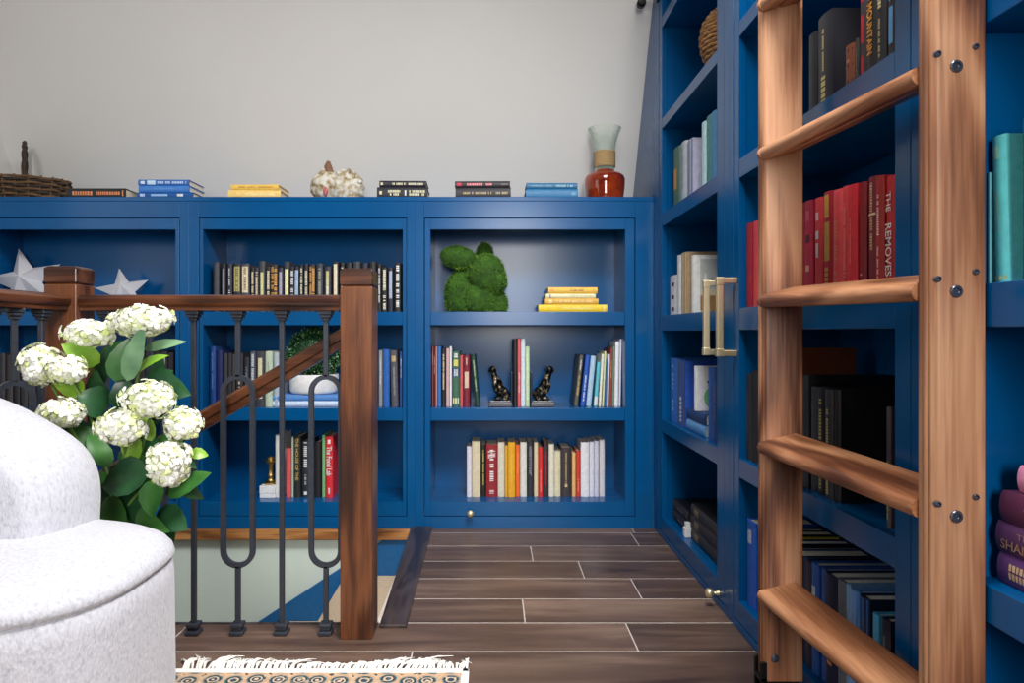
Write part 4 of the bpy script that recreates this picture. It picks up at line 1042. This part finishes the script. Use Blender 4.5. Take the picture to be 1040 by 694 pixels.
for i, ((px, py), (rx, rz), Y) in enumerate(FL):
    c = P(px, py, Y) - ho; s = Y / F; R = random.Random(100 + i)
    ra, rb = rx * s, rz * s; rd = (ra + rb) / 2 * 0.9
    mb = MB()
    mb.ball(c, (ra * 0.66, rd * 0.66, rb * 0.66), 16, 10, 1)
    nf = int(56 + rx * rz * 0.085); sd_ = Vector((i * 3.1, i * 1.7, i * 0.9))
    for k in range(nf):
        # even spread over the ellipsoid
        zz_ = 1 - 2 * (k + 0.5) / nf; ph = k * 2.39996
        d = Vector((math.sqrt(1 - zz_ * zz_) * math.cos(ph), math.sqrt(1 - zz_ * zz_) * math.sin(ph), zz_))
        q = R.uniform(0.84, 1.0) * 0.97 * (1 + 0.30 * mnoise.noise(d * 1.9 + sd_))
        p = c + Vector((d.x * ra * q, d.y * rd * q, d.z * rb * q))
        n = Vector((d.x / ra, d.y / rd, d.z / rb)).normalized()
        n = (n + Vector((R.uniform(-.35, .35), R.uniform(-.35, .35), R.uniform(-.35, .35)))).normalized()
        u = n.orthogonal().normalized(); w = n.cross(u); a0 = R.uniform(0, 6.28); size = R.uniform(0.0125, 0.0180)
        for m4 in range(4):
            a = a0 + m4 * math.pi / 2
            e = u * math.cos(a) + w * math.sin(a); g = n.cross(e)
            mb.add([p, p + e * size * .55 - g * size * .42 + n * size * .18, p + e * size * 1.0 - g * size * .2 + n * size * .05, p + e * size * 1.0 + g * size * .2 + n * size * .05, p + e * size * .55 + g * size * .42 + n * size * .18],
                   [(0, 1, 2, 3, 4)], 0 if R.random() < 0.8 else 1)
    mb.build('flower_head', [PET, PETG], hyd)
    mb = MB(); end = c + Vector((0, rd * 0.3, -rb * 0.5)); st = Vector((R.uniform(-.05, .05), R.uniform(-.04, .04), 0.262))
    pts = []
    for k in range(9):
        u = k / 8; pts.append(st.lerp(end, u) + Vector((0, 0.02 * math.sin(u * 3.14), 0.05 * math.sin(u * 3.14))))
    mb.tube(pts, 0.0032, 7); mb.build('stem', STEM, hyd, smooth=60)

# ------------------------------------------------------------------ ornaments on the ledge
# wicker basket
bk = thing('wicker_basket', 'brown wicker basket with a tall hoop handle on the ledge', 'basket', (-2.04, 2.98, LZ))
bk.scale = (0.90, 0.95, 0.88)
WICK = plain((104, 76, 50), 0.8, 0, 0.35, 60)
WICKD = plain((58, 44, 34), 0.8, 0, 0.3, 60)
mb = MB(); mb.rings([[(0.17 * math.cos(a), 0.105 * math.sin(a), 0.004) for a in [2 * math.pi * i / 40 for i in range(40)]], [(0.195 * math.cos(a), 0.128 * math.sin(a), 0.112) for a in [2 * math.pi * i / 40 for i in range(40)]]])
mb.build('lining', WICKD, bk, smooth=60)
mb = MB()
for k in range(9):
    z = 0.008 + k * 0.0135; g = 0.172 + 0.03 * k / 8; hh = 0.107 + 0.026 * k / 8
    pts = []
    for i in range(96):
        a = 2 * math.pi * i / 96; o_ = 0.007 * math.sin(11 * a + k * math.pi)
        pts.append(((g + o_) * math.cos(a), (hh + o_) * math.sin(a), z + 0.002 * math.sin(5 * a + k)))
    mb.tube(pts, 0.0064, 6, True, k % 2)
for i in range(22):
    a = 2 * math.pi * (i + .25) / 22
    mb.tube([(0.175 * math.cos(a), 0.110 * math.sin(a), 0.0), (0.204 * math.cos(a), 0.135 * math.sin(a), 0.126)], 0.004, 6)
mb.build('weave', [WICK, WICKD], bk, smooth=60)
mb = MB()
for ph in (0, 2.1, 4.2):
    pts = []; rs = []
    for i in range(33):
        a = math.pi * i / 32
        tw = ph + i * 0.55
        pts.append((-0.002 + 0.006 * math.cos(tw) + 0.671 * 0.112 * math.cos(a), -0.112 * math.cos(a), 0.112 + 0.195 * math.sin(a) ** 0.8 + 0.006 * math.sin(tw))); rs.append(0.0058)
    mb.tube(pts, rs, 7)
mb.build('handle', WICKD, bk, smooth=60)
# vase
vase = thing('glass_vase', 'amber glass vase with rope-wrapped neck and clear green flared mouth', 'vase', (wx(614, 2.98), 2.98, LZ + .0004))
def glass(name, c, rough=0.03, ior=1.45, dens=0.0):
    m, nt, b = newmat(name)
    b.inputs['Base Color'].default_value = lin(c); b.inputs['Transmission Weight'].default_value = 1.0
    b.inputs['Roughness'].default_value = rough; b.inputs['IOR'].default_value = ior
    return m
AMBER = newmat('amber_glass'); am, ant, ab = AMBER
ab.inputs['Base Color'].default_value = lin((196, 62, 14)); ab.inputs['Roughness'].default_value = 0.06
ab.inputs['Transmission Weight'].default_value = 0.55; ab.inputs['Coat Weight'].default_value = 0.6; ab.inputs['Coat Roughness'].default_value = 0.03
v_ = coords(ant); nz_ = N(ant, 'ShaderNodeTexNoise'); nz_.inputs['Scale'].default_value = 12
ant.links.new(v_, nz_.inputs['Vector'])
ant.links.new(ramp(ant, nz_.outputs['Fac'], [(0.35, (150, 36, 8)), (0.65, (214, 84, 24))]), ab.inputs['Base Color'])
mb = MB(); mb.lathe([(0.0005, 0.004), (0.07, 0.0), (0.077, 0.006), (0.082, 0.04), (0.0875, 0.085), (0.088, 0.110), (0.084, 0.124), (0.072, 0.134), (0.056, 0.139), (0.045, 0.142), (0.0425, 0.150), (0.0405, 0.150), (0.043, 0.140), (0.054, 0.136), (0.070, 0.131), (0.0815, 0.122), (0.085, 0.110), (0.0845, 0.085), (0.079, 0.04), (0.074, 0.010), (0.0005, 0.008)], 48, cap=False)
mb.build('body', am, vase, smooth=50)
mb = MB(); mb.lathe([(0.0425, 0.150), (0.042, 0.215), (0.043, 0.235), (0.049, 0.270), (0.060, 0.305), (0.0705, 0.330), (0.0725, 0.335), (0.070, 0.3375), (0.067, 0.334), (0.057, 0.306), (0.046, 0.270), (0.040, 0.235), (0.039, 0.215), (0.0395, 0.150)], 48, cap=False)
gm, gnt, gb = newmat('pale_green_glass')
gb.inputs['Base Color'].default_value = lin((196, 212, 196)); gb.inputs['Roughness'].default_value = 0.05; gb.inputs['Alpha'].default_value = 0.30
fz = N(gnt, 'ShaderNodeLayerWeight'); fz.inputs['Blend'].default_value = 0.35
gnt.links.new(ramp(gnt, fz.outputs['Facing'], [(0.1, (0.16, 0.16, 0.16, 1)), (0.9, (0.85, 0.85, 0.85, 1))]), gb.inputs['Alpha'])
o = mb.build('mouth', gm, vase, smooth=50); o['label'] = 'clear green flared mouth'
mb = MB()
for k in range(13):
    z = 0.166 + k * 0.0052
    mb.tube([(0.0445 * math.cos(2 * math.pi * i / 36), 0.0445 * math.sin(2 * math.pi * i / 36), z + 0.0026 * i / 36) for i in range(36)], 0.0028, 6, True)
o = mb.build('rope_wrap', plain((176, 146, 102), 0.9, 0, 0.25, 220), vase, smooth=60); o['label'] = 'tan rope wrapped around the neck'

# shell
sh = thing('seashell', 'knobbly cream and brown shell on the ledge beside black books', 'shell', (wx(342, 2.95), 2.95, LZ + .0005))
s = 2.95 / F
def shell_material():
    m, nt, b = newmat('shell_surface')
    v = coords(nt); n = N(nt, 'ShaderNodeTexNoise'); n.inputs['Scale'].default_value = 38; n.inputs['Detail'].default_value = 5
    nt.links.new(v, n.inputs['Vector'])
    nt.links.new(ramp(nt, n.outputs['Fac'], [(0.3, (104, 84, 68)), (0.42, (176, 156, 116)), (0.52, (206, 200, 186)), (0.7, (226, 224, 214))]), b.inputs['Base Color'])
    b.inputs['Roughness'].default_value = 0.6
    bump(nt, b, n.outputs['Fac'], 0.6, 0.006)
    return m
SHELL = shell_material()
mb = MB()
nd = lambda d: 0.12 * mnoise.noise(d * 2.2) + 0.05 * mnoise.noise(d * 9)
mb.ball((-10 * s, -0.01, 17 * s), (16 * s, 0.055, 17 * s), 40, 26, disp=nd)
def ribs(d):
    a = math.atan2(d.z, d.x); return 0.07 * math.sin(a * 14) + 0.08 * mnoise.noise(d * 5)
mb.ball((10 * s, 0.012, 16 * s), (17 * s, 0.05, 19 * s), 56, 28, disp=ribs)
o = mb.build('whorl', SHELL, sh, smooth=70)
for k in range(7):
    a = math.radians(20 + k * 20); mb = MB()
    mb.ball((10 * s + 15 * s * math.cos(a), -0.012, 16 * s + 17 * s * math.sin(a)), (2.6 * s, 0.012, 2.4 * s), 14, 9, disp=nd)
    mb.build('knob', SHELL, sh, smooth=70)
mb = MB(); mb.tube([(-5 * s, -0.02, 24 * s), (-7 * s, -0.018, 32 * s), (-8 * s, -0.015, 38 * s), (-7.6 * s, -0.012, 42.5 * s)], [5.2 * s, 4.6 * s, 3.8 * s, 1.8 * s], 14)
o = mb.build('spire', plain((128, 90, 66), 0.5, 0, 0.3, 40), sh, smooth=70); o['label'] = 'brown pointed spire'
mb = MB(); mb.ball((-8 * s, -0.060, 10 * s), (2.4 * s, 0.008, 5 * s), 12, 8)
o = mb.build('opening', plain((186, 96, 100), 0.4), sh, smooth=70); o['label'] = 'pink inner lip'

# ------------------------------------------------------------------ ornaments on the shelves
PLASTER = plain((226, 226, 232), 0.7, 0, 0.03, 30)
def star(label, c, R, rot, arms=5, th=0.55):
    mb = MB(); ov = []
    for i in range(2 * arms):
        a = math.pi / 2 + math.pi * i / arms; r = R if i % 2 == 0 else R * 0.42
        ov.append((r * math.cos(a), 0, r * math.sin(a)))
    n = len(ov); v = ov + [(0, -R * th, 0), (0, R * th, 0)]
    f = []
    for i in range(n):
        j = (i + 1) % n; f += [[i, j, n], [j, i, n + 1]]
    mb.add(v, f, 0, Matrix.Rotation(rot[2], 4, 'Z') @ Matrix.Rotation(rot[0], 4, 'X') @ Matrix.Rotation(rot[1], 4, 'Y'))
    zmin = min(p[2] for p in mb.v)
    o = mb.build('star_ornament', PLASTER, None, loc=(c[0], c[1], S1[1] - zmin + 0.0004))
    return tag(o, label, 'ornament', 'white faceted stars')
star('large white faceted star by the picture edge, partly behind the corner newel', (wx(26, 2.93), 2.93), 0.150, (math.radians(-12), math.radians(-14), math.radians(16)))
star('small white faceted star between the corner newel and the case side', (wx(125, 2.92), 2.92), 0.110, (math.radians(-22), math.radians(-12), math.radians(18)))

# moss rabbit
rb = thing('moss_rabbit', 'green moss rabbit figure on the upper shelf beside yellow books', 'ornament', (wx(482, 2.92), 2.92, S1[1] + .0005))
s = 2.92 / F
def rp(px, py): return ((px - 482) * s, (317.7 - py) * s)
ELL = [(472, 300, 20.5, 27, .068, 0, .012), (487, 304, 17, 19, .058, 0, -.022), (504, 309, 11.5, 14, .045, 0, -.006), (494, 279.5, 18.5, 20, .058, 0, -.034), (504, 286, 10.5, 13, .046, 0, -.036),
       (466, 262.5, 18, 11, .026, 10, -.030), (492, 257, 8.0, 10.5, .022, 6, .024)]
parts_ = []
for (px, py, rx, rz, ry, ang, yoff) in ELL:
    x, z = rp(px, py)
    parts_.append((Vector((x, yoff, z)), Vector((rx * s, ry, rz * s)), Matrix.Rotation(math.radians(ang), 3, 'Y')))
MOSS = leaf_material('moss', (34, 66, 14), (62, 106, 24), 0.9)
MOSS2 = leaf_material('moss_tips', (72, 122, 22), (122, 168, 44), 0.85)
mb = MB()
for c, r, M in parts_:
    mb.ball((0, 0, 0), tuple(r), 24, 16, 0, Matrix.Translation(c) @ M.to_4x4(), disp=lambda d: 0.04 * mnoise.noise(d * 6))
mb.v = [(x, y, max(z, 0.0)) for x, y, z in mb.v]
mb.build('body', MOSS, rb, smooth=80)
mb = MB(); R = random.Random(9)
for pi, (c, r, M) in enumerate(parts_):
    for k in range(int(16000 * (r.x * r.z) / (0.09 * 0.09)) // 10 + 500):
        d = Vector((R.gauss(0, 1), R.gauss(0, 1), R.gauss(0, 1))).normalized()
        p = c + M @ Vector((d.x * r.x, d.y * r.y, d.z * r.z))
        if p.z < 0.004: continue
        inside = False
        for qi, (c2, r2, M2) in enumerate(parts_):
            if qi != pi:
                q = M2.transposed() @ (p - c2)
                if (q.x / r2.x) ** 2 + (q.y / r2.y) ** 2 + (q.z / r2.z) ** 2 < 0.9: inside = True; break
        if inside: continue
        n = (M @ Vector((d.x / r.x, d.y / r.y, d.z / r.z))).normalized()
        g = (n + Vector((R.uniform(-.7, .7), R.uniform(-.7, .7), R.uniform(-.6, .6)))).normalized()
        w = g.orthogonal().normalized() * 0.0013; l = R.uniform(0.006, 0.013)
        mb.add([p - w, p + w, p + g * l * .6 + w * .6, p + g * l, p + g * l * .6 - w * .6], [(0, 1, 2, 3, 4)], 0 if R.random() < .5 else 1)
mb.build('moss_fur', [MOSS, MOSS2], rb)

# figure bookends
FIG, fnt, fb = newmat('dark_bronze')
fnz = N(fnt, 'ShaderNodeTexNoise'); fnz.inputs['Scale'].default_value = 55; fnt.links.new(coords(fnt), fnz.inputs['Vector'])
fnt.links.new(ramp(fnt, fnz.outputs['Fac'], [(0.48, (20, 19, 19)), (0.58, (70, 62, 52)), (0.66, (170, 152, 124))]), fb.inputs['Base Color'])
fb.inputs['Metallic'].default_value = 0.6; fb.inputs['Roughness'].default_value = 0.3
def bookend(label, px_plate, flip):
    Y = 2.87; k = Y / F
    t = thing('bookend', label, 'bookend', (wx(px_plate, Y), Y, S2[1] + .0004), (0, 0, 0), 'dark figure bookends')
    f = -1 if flip else 1     # flip: figure to the left of the plate
    mb = MB(); mb.box(min(0, f * 24 * k), max(0, f * 24 * k), -0.035, 0.035, 0, 0.016); mb.box(min(f * 1 * k, f * 23 * k), max(f * 1 * k, f * 23 * k), -0.03, 0.03, 0.016, 0.024); mb.build('base', plain((84, 84, 88), 0.3, 0.3), t, bevel=0.003)
    mb = MB(); mb.box(min(0, f * 1.6 * k), max(0, f * 1.6 * k), -0.035, 0.035, 0.016, 0.145); mb.build('plate', plain((40, 40, 46), 0.3, 0.4), t, bevel=0.002)
    q = lambda x, z, y=0.0: (f * x * k, y, z * k)
    mb = MB()
    mb.tube([q(11, 10), q(12, 17), q(15, 24), q(17.8, 30), q(19.3, 34)], [5.2 * k, 4.8 * k, 4.6 * k, 3.4 * k, 2.6 * k], 12)          # torso and neck
    mb.ball(q(19.8, 36.6), (4.0 * k, 4.0 * k, 4.2 * k), 16, 12)                                                                          # head
    mb.ball(q(22.6, 35.4), (2.0 * k, 1.9 * k, 1.7 * k), 10, 8)                                                                           # face
    for yy in (-0.018, 0.018):
        mb.tube([q(11, 11, yy * .6), q(6.2, 16, yy), q(4.2, 12, yy), q(6.5, 7.6, yy * 1.1), q(10, 7, yy * 1.1)], [4.4 * k, 3.4 * k, 2.8 * k, 2.2 * k, 1.8 * k], 10)  # folded leg
        mb.tube([q(16.4, 27, yy * 1.1), q(18.4, 21, yy * 1.7), q(16.5, 15, yy * 1.5), q(12, 13.5, yy * 1.4)], [2.5 * k, 2.1 * k, 1.8 * k, 1.4 * k], 9)              # arm
        mb.tube([q(12, 8, yy * .8), q(16, 7.6, yy), q(18.5, 6.6, yy)], [2.8 * k, 2.2 * k, 1.7 * k], 9)
    o = mb.build('figure', FIG, t, smooth=70)
    rm = o.modifiers.new('merge', 'REMESH'); rm.mode = 'VOXEL'; rm.voxel_size = 0.0028; rm.use_smooth_shade = True
bookend('dark leaning figure bookend beside the leaning green book', 520.3, True)
bookend('dark leaning figure bookend right of the pale green book', 538.6, False)

# ball plant in a bowl
bp_z = wz(401.2, 2.85) + 0.0008
ball = thing('potted_plant', 'clipped green ball plant in white bowl on two blue books', 'plant', (wx(318, 2.92), 2.94, bp_z))
mb = MB(); mb.lathe([(0.001, 0.0), (0.092, 0.0), (0.099, 0.005), (0.102, 0.016), (0.103, 0.078), (0.101, 0.082), (0.098, 0.078), (0.097, 0.02), (0.09, 0.01), (0.001, 0.008)], 40, cap=False)
o = mb.build('bowl', WHITE, ball, smooth=50); o['label'] = 'round white ceramic bowl'
mb = MB(); mb.lathe([(0.0965, 0.068), (0.05, 0.072), (0.001, 0.073)], 24, cap=False); mb.build('soil', plain((66, 54, 34), 0.95), ball)
mb = MB(); R = random.Random(21); rad = 0.113; cz = 0.165
mb.ball((0, 0, cz), (rad * .9, rad * .9, rad * .9), 24, 16, 0)
for k in range(3200):
    d = Vector((R.gauss(0, 1), R.gauss(0, 1), R.gauss(0, 1))).normalized()
    p = Vector((0, 0, cz)) + d * rad * R.uniform(.86, 1.02)
    if p.z < 0.07: continue
    g = (d + Vector((R.uniform(-.8, .8), R.uniform(-.8, .8), R.uniform(-.8, .8)))).normalized(); w = g.orthogonal().normalized(); l = R.uniform(.007, .012)
    mb.add([p, p + g * l * .5 + w * l * .28, p + g * l, p + g * l * .5 - w * l * .28], [(0, 1, 2, 3)], R.choice([0, 0, 1, 1, 2]))
mb.build('foliage', [leaf_material('box_dark', (14, 44, 22), (26, 66, 32), .5), leaf_material('box_mid', (38, 92, 46), (64, 122, 62), .45), leaf_material('box_light', (120, 168, 112), (160, 200, 150), .45)], ball)

# white box and candlestick
mb = MB(); Yb = 2.855; bw = 15.4 * Yb / F
mb.box(-bw / 2, bw / 2, 0, 0.10, 0, 0.018, 0); mb.box(-bw / 2 - .001, bw / 2 + .001, -.001, 0.101, 0.0185, wz(494, Yb) - OB, 0)
tag(mb.build('gift_box', WHITE, loc=(wx(271.4, Yb), Yb, OB + .0004), bevel=0.0015), 'small white lidded box on the bottom shelf under brass candlestick', 'box')
cs = thing('candlestick', 'aged brass candlestick standing on the small white box', 'candlestick', (wx(275, 2.90), 2.90, wz(494, Yb) + .001))
mb = MB(); mb.lathe([(0.001, 0), (0.027, 0.0), (0.028, 0.006), (0.017, 0.012), (0.012, 0.018), (0.010, 0.03), (0.014, 0.036), (0.010, 0.042), (0.010, 0.08), (0.014, 0.087), (0.024, 0.092), (0.025, 0.100), (0.016, 0.103), (0.015, 0.113), (0.012, 0.113), (0.011, 0.10), (0.0005, 0.10)], 28, cap=False)
mb.build('stick', AGEDBRASS, cs, smooth=50)

# woven bottle vase in the corner case
wv = thing('woven_vase', 'round tan woven bottle vase on the corner case upper shelf', 'vase', (0.79, 2.275, RS[3][1] + .0004))
prof = [(0.036, 0.002), (0.050, 0.02), (0.072, 0.06), (0.088, 0.105), (0.094, 0.15), (0.086, 0.195), (0.062, 0.228), (0.034, 0.246), (0.024, 0.262), (0.024, 0.30), (0.028, 0.318)]
mb = MB(); mb.lathe(prof, 36); mb.build('core', plain((120, 84, 50), 0.9), wv, smooth=60)
mb = MB()
for k in range(34):
    u = k / 33 * (len(prof) - 1); i = min(int(u), len(prof) - 2); fr_ = u - i
    r = prof[i][0] * (1 - fr_) + prof[i + 1][0] * fr_; z = prof[i][1] * (1 - fr_) + prof[i + 1][1] * fr_
    mb.tube([((r + 0.0022 * math.sin(14 * a + k * math.pi)) * math.cos(a), (r + 0.0022 * math.sin(14 * a + k * math.pi)) * math.sin(a), z) for a in [2 * math.pi * q / 72 for q in range(72)]], 0.0045, 5, True)
mb.build('weave', plain((176, 130, 82), 0.85, 0, 0.35, 90), wv, smooth=60)

# ------------------------------------------------------------------ camera, light
cam = bpy.data.cameras.new('camera'); co = bpy.data.objects.new('camera', cam); COL.objects.link(co)
co.location = (0, 0, CH); co.rotation_euler = (math.pi / 2, 0, 0)
cam.sensor_width = 36; cam.lens = F / 1040 * 36
cam.shift_x = (520 - CX) / 1040; cam.shift_y = -(347 - CY) / 1040
cam.clip_start = 0.02
SC.camera = co

def area(name, loc, target, sx, sy, power, color):
    l = bpy.data.lights.new(name, 'AREA'); l.shape = 'RECTANGLE'; l.size = sx; l.size_y = sy; l.energy = power; l.color = color
    o = bpy.data.objects.new(name, l); COL.objects.link(o); o.location = loc
    o.rotation_euler = (Vector(target) - Vector(loc)).to_track_quat('-Z', 'Y').to_euler()
    return o
area('window_light_left', (-2.9, 0.5, 1.7), (-0.6, 2.6, 0.9), 1.3, 1.4, 8, (1.0, 0.985, 0.96))
area('window_light_rear', (0.22, -2.4, 1.5), (-0.1, 2.8, 0.9), 0.7, 1.5, 76, (1.0, 0.98, 0.95))
sky = area('skylight', (0.22, 1.05, 2.58), (-0.50, 2.1, 0.0), 1.0, 1.0, 68, (1.0, 0.985, 0.965))
sky.data.spread = math.radians(122)
w = bpy.data.worlds.new('world'); SC.world = w; w.use_nodes = True
bg = w.node_tree.nodes['Background']; bg.inputs['Color'].default_value = (0.96, 0.98, 1.0, 1); bg.inputs['Strength'].default_value = 0.10

vs = SC.view_settings
vs.view_transform = 'Standard'; vs.look = 'None'; vs.exposure = 0.18; vs.gamma = 1.0; vs.use_curve_mapping = False
